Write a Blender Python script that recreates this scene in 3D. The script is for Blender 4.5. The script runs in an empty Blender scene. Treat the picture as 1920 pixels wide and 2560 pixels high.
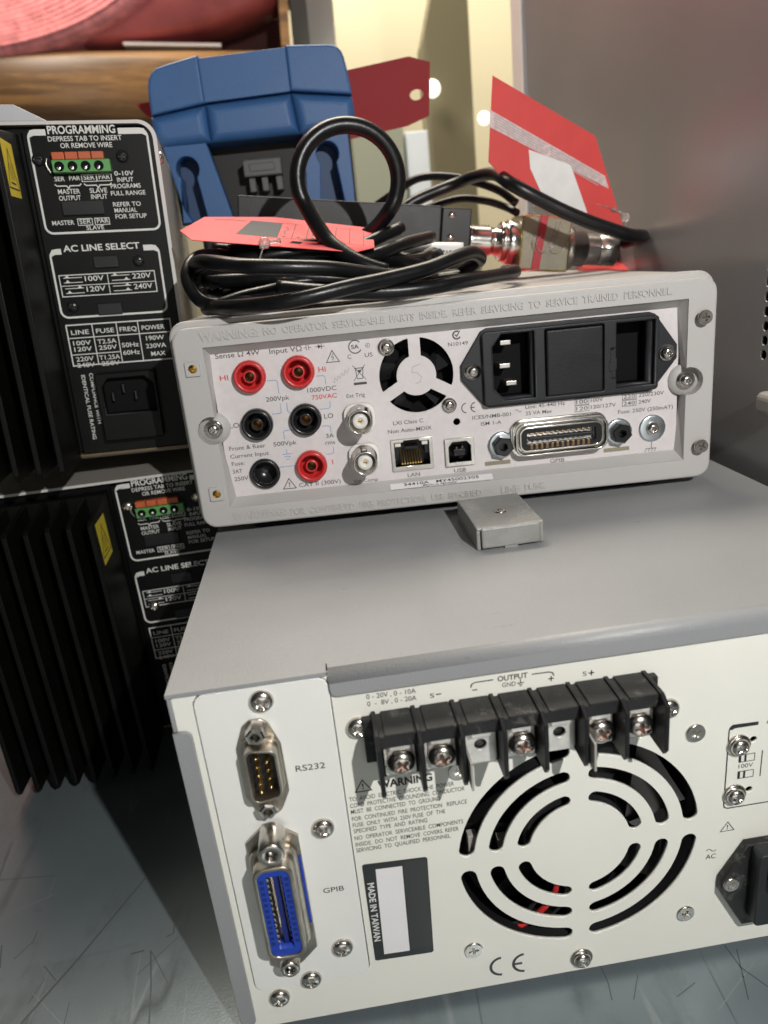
import bpy, bmesh, math, random
from mathutils import Matrix, Vector
random.seed(7)
C = bpy.context.scene.collection
sc = bpy.context.scene
S = 0.001                       # everything below is written in millimetres
PI = math.pi

# ------------------------------------------------------------------ camera
cam = bpy.data.cameras.new('camera')
cam.sensor_width = 36.0
cam.lens = 1782.96 * 36.0 / 2560.0
cam.clip_start = 0.01
cam.clip_end = 20
cam.dof.use_dof = True
cam.dof.focus_distance = 0.255
cam.dof.aperture_fstop = 13.5
co = bpy.data.objects.new('camera', cam)
C.objects.link(co)
co.matrix_world = Matrix(((0.98904, 0.129438, -0.071036, 0.049407),
                          (-0.109316, 0.31854, -0.941585, -0.169014),
                          (-0.099249, 0.93903, 0.329199, 0.229169),
                          (0, 0, 0, 1)))
sc.camera = co

# ------------------------------------------------------------------ world and lamps
w = bpy.data.worlds.new('World')
sc.world = w
w.use_nodes = True
nt = w.node_tree
bg = nt.nodes['Background']
tc = nt.nodes.new('ShaderNodeTexCoord')
sep = nt.nodes.new('ShaderNodeSeparateXYZ')
rmp = nt.nodes.new('ShaderNodeValToRGB')
rmp.color_ramp.elements[0].position = 0.25
rmp.color_ramp.elements[0].color = (0.045, 0.045, 0.045, 1)
rmp.color_ramp.elements[1].position = 0.95
rmp.color_ramp.elements[1].color = (0.85, 0.84, 0.82, 1)
mp = nt.nodes.new('ShaderNodeMath')
mp.operation = 'MULTIPLY_ADD'
mp.inputs[1].default_value = 0.5
mp.inputs[2].default_value = 0.5
nt.links.new(tc.outputs['Generated'], sep.inputs[0])
nt.links.new(sep.outputs['Z'], mp.inputs[0])
nt.links.new(mp.outputs[0], rmp.inputs[0])
nt.links.new(rmp.outputs[0], bg.inputs[0])
bg.inputs[1].default_value = 0.065


def lamp(name, kind, loc, energy, col, size=0.02, target=None, size_y=None):
    l = bpy.data.lights.new(name, kind)
    l.energy = energy
    l.color = col
    if kind == 'AREA':
        l.size = size
        if size_y:
            l.shape = 'RECTANGLE'
            l.size_y = size_y
    else:
        l.shadow_soft_size = size
    o = bpy.data.objects.new(name, l)
    C.objects.link(o)
    o.location = [v * S for v in loc]
    if target:
        d = Vector(target) * S - o.location
        o.rotation_euler = d.to_track_quat('-Z', 'Y').to_euler()
    return o


lamp('work_lamp', 'POINT', (205, -335, 400), 9.4, (1.0, 0.985, 0.96), 0.004)
lamp('front_fill', 'AREA', (60, -1000, 60), 1.5, (1.0, 0.97, 0.92), 0.7, (90, 0, 60), 0.4)  # added soft fill from behind the camera, no such source known
lamp('wall_fill', 'AREA', (250, 900, 1500), 26, (1.0, 0.92, 0.79), 0.7, (200, 1300, 300))  # added overhead area light that brightens the background wall
lamp('shelf_fill', 'AREA', (-160, 560, 1150), 11.0, (1.0, 0.88, 0.74), 0.35, (-150, 900, 500))  # added area light that brightens the shelf and foam roll
sc.view_settings.view_transform = 'Standard'
sc.view_settings.look = 'None'
sc.view_settings.exposure = 0.0
sc.view_settings.gamma = 1.0
sc.view_settings.use_curve_mapping = False
sc.cycles.max_bounces = 8
sc.cycles.use_denoising = True


# ------------------------------------------------------------------ materials
def mat(name, col, rough=0.5, metal=0.0, var=0.0, vscale=40.0, bump=0.0, bscale=900.0, spec=0.5,
        emit=None, alpha=None, trans=0.0, coat=0.0):
    m = bpy.data.materials.new(name)
    m.use_nodes = True
    n = m.node_tree.nodes
    L = m.node_tree.links
    p = n['Principled BSDF']
    p.inputs['Base Color'].default_value = (*col, 1)
    p.inputs['Roughness'].default_value = rough
    p.inputs['Metallic'].default_value = metal
    p.inputs['Specular IOR Level'].default_value = spec
    p.inputs['Coat Weight'].default_value = coat
    if trans:
        p.inputs['Transmission Weight'].default_value = trans
    if alpha is not None:
        p.inputs['Alpha'].default_value = alpha
    if emit:
        p.inputs['Emission Color'].default_value = (*emit[:3], 1)
        p.inputs['Emission Strength'].default_value = emit[3]
    if var or bump:
        t = n.new('ShaderNodeTexCoord')
    if var:
        a = n.new('ShaderNodeTexNoise')
        a.inputs['Scale'].default_value = vscale
        a.inputs['Detail'].default_value = 6
        r = n.new('ShaderNodeValToRGB')
        r.color_ramp.elements[0].position = 0.32
        r.color_ramp.elements[1].position = 0.68
        r.color_ramp.elements[0].color = (*[c * (1 - var) for c in col], 1)
        r.color_ramp.elements[1].color = (*[min(1, c * (1 + var)) for c in col], 1)
        L.new(t.outputs['Object'], a.inputs['Vector'])
        L.new(a.outputs['Fac'], r.inputs[0])
        L.new(r.outputs[0], p.inputs['Base Color'])
        q = n.new('ShaderNodeMapRange')
        q.inputs['To Min'].default_value = max(0.02, rough - 0.07)
        q.inputs['To Max'].default_value = min(1, rough + 0.07)
        L.new(a.outputs['Fac'], q.inputs['Value'])
        L.new(q.outputs[0], p.inputs['Roughness'])
    if bump:
        b = n.new('ShaderNodeTexNoise')
        b.inputs['Scale'].default_value = bscale
        b.inputs['Detail'].default_value = 3
        k = n.new('ShaderNodeBump')
        k.inputs['Strength'].default_value = bump
        k.inputs['Distance'].default_value = 0.0004
        L.new(t.outputs['Object'], b.inputs['Vector'])
        L.new(b.outputs['Fac'], k.inputs['Height'])
        L.new(k.outputs[0], p.inputs['Normal'])
    return m


def smudge(m, amount=0.5, scale=60.0, thr=0.62, colr=(0.12, 0.11, 0.1), stretch=(1, 1, 1)):
    """small scuffs and specks with a shape of their own, mixed over the base colour"""
    n = m.node_tree.nodes
    L = m.node_tree.links
    p = n['Principled BSDF']
    t = n.new('ShaderNodeTexCoord')
    mpn = n.new('ShaderNodeMapping')
    mpn.inputs['Scale'].default_value = stretch
    a = n.new('ShaderNodeTexNoise')
    a.inputs['Scale'].default_value = scale
    a.inputs['Detail'].default_value = 8
    a.inputs['Roughness'].default_value = 0.72
    r = n.new('ShaderNodeMapRange')
    r.inputs['From Min'].default_value = thr
    r.inputs['From Max'].default_value = thr + 0.09
    r.inputs['To Max'].default_value = amount
    mx = n.new('ShaderNodeMix')
    mx.data_type = 'RGBA'
    mx.inputs[7].default_value = (*colr, 1)
    src = p.inputs['Base Color']
    if src.is_linked:
        L.new(src.links[0].from_socket, mx.inputs[6])
    else:
        mx.inputs[6].default_value = src.default_value[:]
    L.new(t.outputs['Object'], mpn.inputs[0])
    L.new(mpn.outputs[0], a.inputs['Vector'])
    L.new(a.outputs['Fac'], r.inputs['Value'])
    L.new(r.outputs[0], mx.inputs[0])
    L.new(mx.outputs[2], p.inputs['Base Color'])
    return m


def scratches(m, scale, stretch, rot, amount, width, colr):
    """thin scratch lines: the zero level of a stretched noise, broken up by a second noise"""
    n = m.node_tree.nodes
    L = m.node_tree.links
    p = n['Principled BSDF']
    t = n.new('ShaderNodeTexCoord')
    mpn = n.new('ShaderNodeMapping')
    mpn.inputs['Scale'].default_value = stretch
    mpn.inputs['Rotation'].default_value = (0, 0, rot)
    a = n.new('ShaderNodeTexNoise')
    a.inputs['Scale'].default_value = scale
    a.inputs['Detail'].default_value = 2
    sb = n.new('ShaderNodeMath')
    sb.operation = 'SUBTRACT'
    sb.inputs[1].default_value = 0.5
    ab = n.new('ShaderNodeMath')
    ab.operation = 'ABSOLUTE'
    r = n.new('ShaderNodeMapRange')
    r.inputs['From Min'].default_value = 0.0
    r.inputs['From Max'].default_value = width
    r.inputs['To Min'].default_value = 1.0
    r.inputs['To Max'].default_value = 0.0
    b = n.new('ShaderNodeTexNoise')
    b.inputs['Scale'].default_value = 22
    b.inputs['Detail'].default_value = 3
    rb = n.new('ShaderNodeMapRange')
    rb.inputs['From Min'].default_value = 0.5
    rb.inputs['From Max'].default_value = 0.62
    rb.inputs['To Max'].default_value = amount
    mu = n.new('ShaderNodeMath')
    mu.operation = 'MULTIPLY'
    mx = n.new('ShaderNodeMix')
    mx.data_type = 'RGBA'
    mx.inputs[7].default_value = (*colr, 1)
    src = p.inputs['Base Color']
    if src.is_linked:
        L.new(src.links[0].from_socket, mx.inputs[6])
    else:
        mx.inputs[6].default_value = src.default_value[:]
    L.new(t.outputs['Object'], mpn.inputs[0])
    L.new(mpn.outputs[0], a.inputs['Vector'])
    L.new(t.outputs['Object'], b.inputs['Vector'])
    L.new(a.outputs['Fac'], sb.inputs[0])
    L.new(sb.outputs[0], ab.inputs[0])
    L.new(ab.outputs[0], r.inputs['Value'])
    L.new(b.outputs['Fac'], rb.inputs['Value'])
    L.new(r.outputs[0], mu.inputs[0])
    L.new(rb.outputs[0], mu.inputs[1])
    L.new(mu.outputs[0], mx.inputs[0])
    L.new(mx.outputs[2], p.inputs['Base Color'])


M = {}
M['cream'] = smudge(mat('cream_paint', (0.74, 0.73, 0.66), 0.42, var=0.02, vscale=30, bump=0.12, bscale=2600), 0.35, 130, 0.70, (0.3, 0.28, 0.24))
M['cream2'] = smudge(mat('cream_plate_paint', (0.73, 0.73, 0.695), 0.4, var=0.02, vscale=30, bump=0.12, bscale=2600), 0.35, 130, 0.70, (0.3, 0.28, 0.24))
M['lid'] = smudge(smudge(mat('grey_lid_paint', (0.265, 0.27, 0.275), 0.38, spec=0.4, var=0.05, vscale=18, bump=0.35, bscale=1900), 0.75, 70, 0.645, (0.15, 0.15, 0.15), (1, 2.2, 1)), 0.5, 230, 0.69, (0.12, 0.12, 0.12))
M['bezel'] = smudge(mat('warm_grey_plastic', (0.435, 0.42, 0.405), 0.48, var=0.015, vscale=30, bump=0.15, bscale=3200), 0.3, 110, 0.71, (0.3, 0.28, 0.25))
M['dmmpanel'] = mat('pinkish_panel_paint', (0.60, 0.56, 0.555), 0.55, var=0.035, vscale=420, bump=0.25, bscale=3000)
M['ink'] = mat('dark_ink', (0.018, 0.018, 0.02), 0.6)
M['inkgrey'] = mat('grey_ink', (0.055, 0.055, 0.06), 0.6)
M['inkred'] = mat('red_ink', (0.55, 0.05, 0.06), 0.6)
M['inkblue'] = mat('blue_ink', (0.16, 0.26, 0.52), 0.6)
M['pencil'] = mat('pencil_mark', (0.40, 0.37, 0.365), 0.7)
M['white_ink'] = mat('white_ink', (0.66, 0.66, 0.62), 0.6)
M['nickel'] = mat('nickel_plate', (0.60, 0.56, 0.51), 0.24, 1.0, var=0.12, vscale=300)
M['nickel_dull'] = mat('dull_nickel_plate', (0.50, 0.45, 0.38), 0.34, 1.0, var=0.22, vscale=160)
M['clampmetal'] = mat('plated_clamp', (0.78, 0.75, 0.70), 0.38, 0.6, var=0.15, vscale=220)
M['dullsteel'] = mat('dull_steel', (0.50, 0.48, 0.45), 0.32, 1.0, var=0.15, vscale=200)
M['chrome'] = mat('bright_steel', (0.68, 0.66, 0.62), 0.16, 1.0, var=0.08, vscale=250)
M['zinc'] = mat('zinc_plate', (0.55, 0.60, 0.63), 0.3, 1.0, var=0.12, vscale=200)
M['rust'] = mat('rusty_recess', (0.20, 0.12, 0.09), 0.5, 0.8, var=0.3, vscale=300)
M['gold'] = mat('gold_contact', (0.72, 0.50, 0.17), 0.28, 1.0)
M['dullbrass'] = mat('dull_chromate', (0.16, 0.115, 0.065), 0.5, 0.5, var=0.1)
M['brass'] = mat('brass', (0.62, 0.46, 0.16), 0.3, 1.0)
M['bronze'] = mat('bronze_contact', (0.26, 0.16, 0.08), 0.4, 0.9)
M['black'] = mat('black_plastic', (0.009, 0.009, 0.010), 0.4, spec=0.35, var=0.2, vscale=80, bump=0.15, bscale=1800)
M['dgrey'] = mat('dark_grey_plastic', (0.017, 0.018, 0.021), 0.42, spec=0.35, var=0.12, vscale=60, bump=0.2, bscale=1800)
M['dusty'] = smudge(mat('dusty_black_plastic', (0.016, 0.016, 0.016), 0.45, spec=0.35, var=0.25, vscale=120, bump=0.2), 0.45, 140, 0.56, (0.16, 0.15, 0.135))
M['void'] = mat('dark_inside', (0.004, 0.004, 0.0045), 0.7, spec=0.12)
M['blackpaint'] = mat('black_anodised', (0.0045, 0.0045, 0.0045), 0.45, spec=0.16, var=0.2, vscale=60, bump=0.1)
M['fin'] = mat('black_anodised_fin', (0.004, 0.004, 0.0035), 0.45, spec=0.16, var=0.25, vscale=60)
M['alu'] = mat('bare_aluminium', (0.62, 0.60, 0.55), 0.34, 1.0, var=0.1, vscale=200)
M['foldgrey'] = mat('pale_sheet', (0.5, 0.5, 0.52), 0.4, var=0.04)
M['greysheet'] = mat('light_grey_sheet', (0.33, 0.31, 0.28), 0.5, var=0.04, vscale=40)
M['red'] = mat('red_plastic', (0.52, 0.028, 0.03), 0.28, coat=0.2)
M['blackgloss'] = mat('black_gloss_plastic', (0.013, 0.013, 0.014), 0.25)
M['yellow'] = mat('yellow_label', (0.66, 0.52, 0.03), 0.45)
M['green'] = mat('green_plastic', (0.09, 0.30, 0.08), 0.4)
M['orange'] = mat('orange_plastic', (0.48, 0.10, 0.03), 0.4)
M['bluecon'] = mat('blue_connector_plastic', (0.010, 0.045, 0.36), 0.35)
M['bluedark'] = mat('blue_connector_cell', (0.005, 0.016, 0.14), 0.5)
M['white'] = mat('white_label', (0.74, 0.72, 0.72), 0.45, var=0.02, vscale=60)
M['labelblack'] = mat('black_label', (0.022, 0.025, 0.025), 0.35)
M['labelgrey'] = mat('dark_grey_label', (0.034, 0.035, 0.035), 0.4)
M['whiteplastic'] = mat('white_plastic', (0.66, 0.64, 0.6), 0.4)
M['bluerub'] = mat('blue_rubber', (0.036, 0.115, 0.29), 0.5, var=0.06, vscale=40, bump=0.35, bscale=1500)
M['bluerub2'] = mat('dark_blue_rubber', (0.02, 0.055, 0.14), 0.55, bump=0.2, bscale=1500)
M['pinktag'] = mat('pink_red_card', (0.76, 0.085, 0.09), 0.65, var=0.03, vscale=60, bump=0.1)
M['redtag'] = mat('red_card', (0.62, 0.055, 0.05), 0.6, var=0.06, vscale=45, bump=0.8, bscale=70)
M['shadedredtag'] = mat('shaded_red_card', (0.30, 0.014, 0.018), 0.7, var=0.03, vscale=60)  # red card with the shade of its unlit face put into the colour
M['paper_edge'] = mat('paper_edge', (0.75, 0.62, 0.6), 0.7)
M['tape'] = mat('frosted_tape', (0.62, 0.47, 0.46), 0.4, var=0.18, vscale=500)
M['sticker'] = mat('white_sticker', (0.74, 0.72, 0.70), 0.5, var=0.05, vscale=120, bump=0.9, bscale=160)
M['cable'] = mat('black_cable_jacket', (0.005, 0.005, 0.0055), 0.33, spec=0.36, var=0.3, vscale=160, bump=0.2, bscale=420)
M['cable2'] = mat('thin_black_cable', (0.006, 0.006, 0.0065), 0.35, spec=0.4)
M['clear'] = mat('clear_nylon', (0.75, 0.70, 0.68), 0.2, trans=0.75)
M['bracketgrey'] = smudge(mat('speckled_grey_paint', (0.25, 0.248, 0.232), 0.42, var=0.1, vscale=130, bump=0.4, bscale=900), 0.5, 260, 0.6, (0.4, 0.4, 0.38))
M['khaki'] = mat('grey_green_paint', (0.235, 0.215, 0.15), 0.38, var=0.1, vscale=130, bump=0.5, bscale=700)
M['hmbody'] = mat('brown_black_case', (0.011, 0.010, 0.009), 0.6)
M['latchgrey'] = mat('grey_latch', (0.085, 0.085, 0.082), 0.5)
M['sensor'] = mat('grey_black_case', (0.02, 0.02, 0.021), 0.5, var=0.15, vscale=120, bump=0.25, bscale=1600)
M['stripe'] = mat('red_stripe', (0.36, 0.012, 0.02), 0.4, var=0.1, vscale=200)
M['steel_dark'] = mat('dark_steel', (0.30, 0.28, 0.26), 0.25, 1.0, var=0.2, vscale=160)
M['cabinet'] = smudge(mat('grey_brushed_panel', (0.35, 0.345, 0.355), 0.34, 0.4, var=0.06, vscale=8, bump=0.12, bscale=2500), 0.3, 40, 0.68, (0.1, 0.09, 0.09))
M['cabedge'] = mat('pale_bezel', (0.85, 0.78, 0.76), 0.4, var=0.03)
M['wood'] = mat('varnished_wood', (0.23, 0.12, 0.04), 0.45, var=0.22, vscale=9, bump=0.1)
smudge(M['wood'], 0.75, 16, 0.47, (0.055, 0.026, 0.010), (0.10, 1, 1.3))
M['maroon'] = mat('dark_red_board', (0.10, 0.018, 0.016), 0.6)
M['foam'] = mat('pink_foam', (0.80, 0.27, 0.28), 0.5, var=0.25, vscale=70, bump=1.0, bscale=120)
M['foamdark'] = mat('pink_film', (0.55, 0.13, 0.13), 0.4, var=0.3, vscale=14)
M['beige'] = mat('beige_wall_paint', (0.76, 0.70, 0.49), 0.7, var=0.02, vscale=6)
M['olive'] = mat('olive_upright', (0.21, 0.19, 0.115), 0.5)
M['postgrey'] = mat('grey_post', (0.16, 0.155, 0.14), 0.5)
M['postwhite'] = mat('white_post', (0.58, 0.56, 0.53), 0.5)
M['boxgrey'] = mat('grey_green_carton', (0.34, 0.36, 0.28), 0.6)
M['boxwhite'] = mat('pale_blue_carton', (0.78, 0.86, 0.92), 0.6)
M['glow'] = mat('highlight_glow', (0.9, 0.9, 0.85), 0.4, emit=(1.0, 0.97, 0.82, 1.6))  # glow of the added highlight discs
M['bench'] = smudge(mat('grey_green_sheet', (0.185, 0.222, 0.236), 0.36, 0.4, var=0.16, vscale=9, bump=0.12, bscale=1200), 0.45, 26, 0.56, (0.12, 0.135, 0.14), (1, 0.45, 1))
scratches(M['bench'], 20, (1, 0.10, 1), 0.62, 0.6, 0.007, (0.06, 0.07, 0.07))
scratches(M['bench'], 17, (0.09, 1, 1), -0.35, 0.45, 0.006, (0.06, 0.07, 0.07))
scratches(M['bench'], 30, (1, 0.06, 1), 0.15, 0.3, 0.006, (0.42, 0.44, 0.44))
M['scr'] = mat('scratch_dark', (0.085, 0.098, 0.104), 0.5)
M['scrl'] = mat('scratch_light', (0.24, 0.26, 0.26), 0.5)


# ------------------------------------------------------------------ mesh builder
class MB:
    def __init__(self):
        self.bm = bmesh.new()
        self.slot = 0

    def _mark(self, fs):
        for f in fs:
            f.material_index = self.slot

    def box(self, x0, x1, y0, y1, z0, z1, bev=0, seg=2):
        b = bmesh.new()
        bmesh.ops.create_cube(b, size=1)
        for v in b.verts:
            v.co = ((x0 + x1) / 2 + v.co.x * (x1 - x0), (y0 + y1) / 2 + v.co.y * (y1 - y0), (z0 + z1) / 2 + v.co.z * (z1 - z0))
        if bev:
            bmesh.ops.bevel(b, geom=b.edges[:], offset=bev, segments=seg, affect='EDGES', profile=0.5)
        return self.join(b)

    def join(self, b, mtx=None):
        if mtx is not None:
            b.transform(mtx)
        vm = {v: self.bm.verts.new(v.co) for v in b.verts}
        out = []
        for f in b.faces:
            try:
                nf = self.bm.faces.new([vm[v] for v in f.verts])
            except ValueError:
                continue
            nf.material_index = self.slot if f.material_index == 0 else f.material_index
            nf.smooth = f.smooth
            out.append(nf)
        b.free()
        return out

    def lathe(self, o, prof, axis='-y', seg=24, cap0=False, cap1=False, smooth=True):
        """prof = [(r, d)], d measured along the axis from o"""
        ax = {'-y': Vector((0, -1, 0)), 'y': Vector((0, 1, 0)), 'z': Vector((0, 0, 1)), 'x': Vector((1, 0, 0))}[axis] if isinstance(axis, str) else Vector(axis).normalized()
        u = ax.orthogonal().normalized()
        v = ax.cross(u)
        o = Vector(o)
        rings = []
        for r, d in prof:
            if r < 1e-6:
                rings.append([self.bm.verts.new(o + ax * d)])
            else:
                rings.append([self.bm.verts.new(o + ax * d + (u * math.cos(2 * PI * i / seg) + v * math.sin(2 * PI * i / seg)) * r) for i in range(seg)])
        fs = []
        for a, b in zip(rings, rings[1:]):
            for i in range(seg):
                j = (i + 1) % seg
                if len(a) == 1 and len(b) == 1:
                    continue
                if len(a) == 1:
                    f = self.bm.faces.new((a[0], b[j], b[i]))
                elif len(b) == 1:
                    f = self.bm.faces.new((a[i], a[j], b[0]))
                else:
                    f = self.bm.faces.new((a[i], a[j], b[j], b[i]))
                f.smooth = smooth
                fs.append(f)
        if cap0 and len(rings[0]) > 1:
            fs.append(self.bm.faces.new(rings[0]))
        if cap1 and len(rings[-1]) > 1:
            fs.append(self.bm.faces.new(rings[-1]))
        self._mark(fs)
        return fs

    def prism(self, pts, y0, y1, bev=0, plane='xz', seg=2, smooth=False):
        b = bmesh.new()
        mk = {'xz': lambda p, t: (p[0], t, p[1]), 'xy': lambda p, t: (p[0], p[1], t), 'yz': lambda p, t: (t, p[0], p[1])}[plane]
        A = [b.verts.new(mk(p, y0)) for p in pts]
        B = [b.verts.new(mk(p, y1)) for p in pts]
        n = len(pts)
        b.faces.new(A)
        b.faces.new(B[::-1])
        for i in range(n):
            j = (i + 1) % n
            b.faces.new((A[i], B[i], B[j], A[j]))
        bmesh.ops.recalc_face_normals(b, faces=b.faces[:])
        if bev:
            es = [e for e in b.edges if (e.verts[0] in A) == (e.verts[1] in A)]
            bmesh.ops.bevel(b, geom=es, offset=bev, segments=seg, affect='EDGES', profile=0.5)
        if smooth:
            for f in b.faces:
                f.smooth = True
        return self.join(b)

    def plate(self, outer, holes, y0, y1, mtx=None, bev=0):
        """filled outline with holes (x,z), between y0 (front) and y1"""
        cu = bpy.data.curves.new('t', 'CURVE')
        cu.dimensions = '2D'
        cu.fill_mode = 'BOTH'
        for ring in [outer] + list(holes):
            sp = cu.splines.new('POLY')
            sp.points.add(len(ring) - 1)
            for q, p in zip(sp.points, ring):
                q.co = (p[0], p[1], 0, 1)
            sp.use_cyclic_u = True
        cu.extrude = abs(y1 - y0) / 2
        if bev:
            cu.bevel_depth = bev
            cu.bevel_resolution = 1
            cu.extrude = max(0.0, abs(y1 - y0) / 2 - bev)
            cu.offset = -bev
        o = bpy.data.objects.new('t', cu)
        C.objects.link(o)
        dg = bpy.context.evaluated_depsgraph_get()
        me = bpy.data.meshes.new_from_object(o.evaluated_get(dg))
        bpy.data.objects.remove(o)
        bpy.data.curves.remove(cu)
        b = bmesh.new()
        b.from_mesh(me)
        bpy.data.meshes.remove(me)
        bmesh.ops.remove_doubles(b, verts=b.verts[:], dist=1e-5)
        b.transform(Matrix(((1, 0, 0, 0), (0, 0, 1, (y0 + y1) / 2), (0, 1, 0, 0), (0, 0, 0, 1))))
        bmesh.ops.recalc_face_normals(b, faces=b.faces[:])
        return self.join(b, mtx)

    def tube(self, pts, r, seg=14, sub=6, closed=False, caps=True):
        P = [Vector(p) for p in pts]
        n = len(P)
        path = []
        rng = range(n) if closed else range(n - 1)
        for i in rng:
            p0 = P[(i - 1) % n] if closed or i > 0 else P[0] * 2 - P[1]
            p1 = P[i]
            p2 = P[(i + 1) % n]
            p3 = P[(i + 2) % n] if closed or i + 2 < n else P[-1] * 2 - P[-2]
            for k in range(sub):
                t = k / sub
                path.append(0.5 * ((2 * p1) + (p2 - p0) * t + (2 * p0 - 5 * p1 + 4 * p2 - p3) * t * t + (3 * p1 - p0 - 3 * p2 + p3) * t ** 3))
        if not closed:
            path.append(P[-1])
        m = len(path)
        nrm = None
        rings = []
        for i, p in enumerate(path):
            a = path[(i - 1) % m] if closed or i > 0 else path[0]
            b = path[(i + 1) % m] if closed or i < m - 1 else path[-1]
            tg = (b - a).normalized()
            nrm = tg.orthogonal().normalized() if nrm is None else (nrm - tg * nrm.dot(tg)).normalized()
            bn = tg.cross(nrm)
            rr = r(i / (m - 1)) if callable(r) else r
            rings.append([self.bm.verts.new(p + (nrm * math.cos(2 * PI * k / seg) + bn * math.sin(2 * PI * k / seg)) * rr) for k in range(seg)])
        fs = []
        for i in range(m if closed else m - 1):
            A, B = rings[i], rings[(i + 1) % m]
            for k in range(seg):
                f = self.bm.faces.new((A[k], A[(k + 1) % seg], B[(k + 1) % seg], B[k]))
                f.smooth = True
                fs.append(f)
        if caps and not closed:
            fs.append(self.bm.faces.new(rings[0][::-1]))
            fs.append(self.bm.faces.new(rings[-1]))
        self._mark(fs)

    def quad(self, pts):
        f = self.bm.faces.new([self.bm.verts.new(p) for p in pts])
        f.material_index = self.slot
        return f

    def stroke(self, pts, wd, y, closed=False, mk=None):
        """flat line of width wd in the x,z plane at depth y"""
        mk = mk or (lambda x, z: (x, y, z))
        P = [Vector(p) for p in pts]
        n = len(P)
        L = []
        R = []
        for i in range(n):
            a = P[i - 1] if (i > 0 or closed) else None
            b = P[(i + 1) % n] if (i < n - 1 or closed) else None
            d1 = (P[i] - a).normalized() if a is not None else None
            d2 = (b - P[i]).normalized() if b is not None else None
            d = ((d1 or d2) + (d2 or d1))
            d = d.normalized() if d.length > 1e-6 else (d1 or d2)
            nn = Vector((-d.y, d.x))
            k = 1.0
            if d1 is not None and d2 is not None:
                k = 1.0 / max(0.45, nn.dot(Vector((-d1.y, d1.x))))
            L.append(self.bm.verts.new(mk(*(P[i] + nn * wd / 2 * k))))
            R.append(self.bm.verts.new(mk(*(P[i] - nn * wd / 2 * k))))
        for i in range(n if closed else n - 1):
            j = (i + 1) % n
            f = self.bm.faces.new((L[i], R[i], R[j], L[j]))
            f.material_index = self.slot

    def sheet(self, pts, y):
        f = self.bm.faces.new([self.bm.verts.new((p[0], y, p[1])) for p in pts])
        f.material_index = self.slot

    def build(self, name, mats, parent=None, recalc=True, loc=None):
        if recalc:
            bmesh.ops.recalc_face_normals(self.bm, faces=self.bm.faces[:])
        self.bm.transform(Matrix.Scale(S, 4))
        me = bpy.data.meshes.new(name)
        self.bm.to_mesh(me)
        self.bm.free()
        for m_ in (mats if isinstance(mats, (list, tuple)) else [mats]):
            me.materials.append(M[m_])
        o = bpy.data.objects.new(name, me)
        C.objects.link(o)
        if parent is not None:
            o.parent = parent
        if loc is not None:
            o.location = [c * S for c in loc]
        return o


def rrect(x0, x1, z0, z1, r=0, n=5):
    if isinstance(r, (int, float)):
        r = [r] * 4
    pts = []
    for (cx, cz, a, q) in ((x1, z1, 0, r[0]), (x0, z1, 90, r[1]), (x0, z0, 180, r[2]), (x1, z0, 270, r[3])):
        sx = -1 if cx == x1 else 1
        sz = -1 if cz == z1 else 1
        if q == 0:
            pts.append((cx, cz))
            continue
        for k in range(n + 1):
            t = math.radians(a + 90 * k / n)
            pts.append((cx + sx * q + q * math.cos(t), cz + sz * q + q * math.sin(t)))
    return pts


def circ(cx, cz, r, n=28, a0=0.0, a1=360.0):
    full = abs(a1 - a0 - 360) < 1e-6
    return [(cx + r * math.cos(math.radians(a0 + (a1 - a0) * k / (n if full else n - 1))), cz + r * math.sin(math.radians(a0 + (a1 - a0) * k / (n if full else n - 1)))) for k in range(n)]


def slot_arc(cx, cz, r0, r1, a0, a1, n=18, m=7):
    rm, h = (r0 + r1) / 2, (r1 - r0) / 2
    P = circ(cx, cz, r1, n, a0, a1)
    e = (cx + rm * math.cos(math.radians(a1)), cz + rm * math.sin(math.radians(a1)))
    P += [(e[0] + h * math.cos(math.radians(a1 + 180 * k / m)), e[1] + h * math.sin(math.radians(a1 + 180 * k / m))) for k in range(1, m)]
    P += circ(cx, cz, r0, n, a1, a0)
    e = (cx + rm * math.cos(math.radians(a0)), cz + rm * math.sin(math.radians(a0)))
    P += [(e[0] + h * math.cos(math.radians(a0 + 180 + 180 * k / m)), e[1] + h * math.sin(math.radians(a0 + 180 + 180 * k / m))) for k in range(1, m)]
    return P


_G = {}


def glyph(s, bold=0.0):
    """filled text as a list of (points, faces) with cap height 1 and its width"""
    key = (s, bold)
    if key in _G:
        return _G[key]
    cu = bpy.data.curves.new('t', 'FONT')
    cu.body = s
    cu.size = 1
    cu.offset = bold
    cu.resolution_u = 3
    o = bpy.data.objects.new('t', cu)
    C.objects.link(o)
    dg = bpy.context.evaluated_depsgraph_get()
    me = bpy.data.meshes.new_from_object(o.evaluated_get(dg))
    V = [(v.co.x, v.co.y) for v in me.vertices]
    F = [tuple(p.vertices) for p in me.polygons]
    bpy.data.objects.remove(o)
    bpy.data.curves.remove(cu)
    bpy.data.meshes.remove(me)
    x0 = min(v[0] for v in V)
    x1 = max(v[0] for v in V)
    _G[key] = (V, F, x0, x1)
    return _G[key]


CAP = max(v[1] for v in glyph('H')[0])


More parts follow.
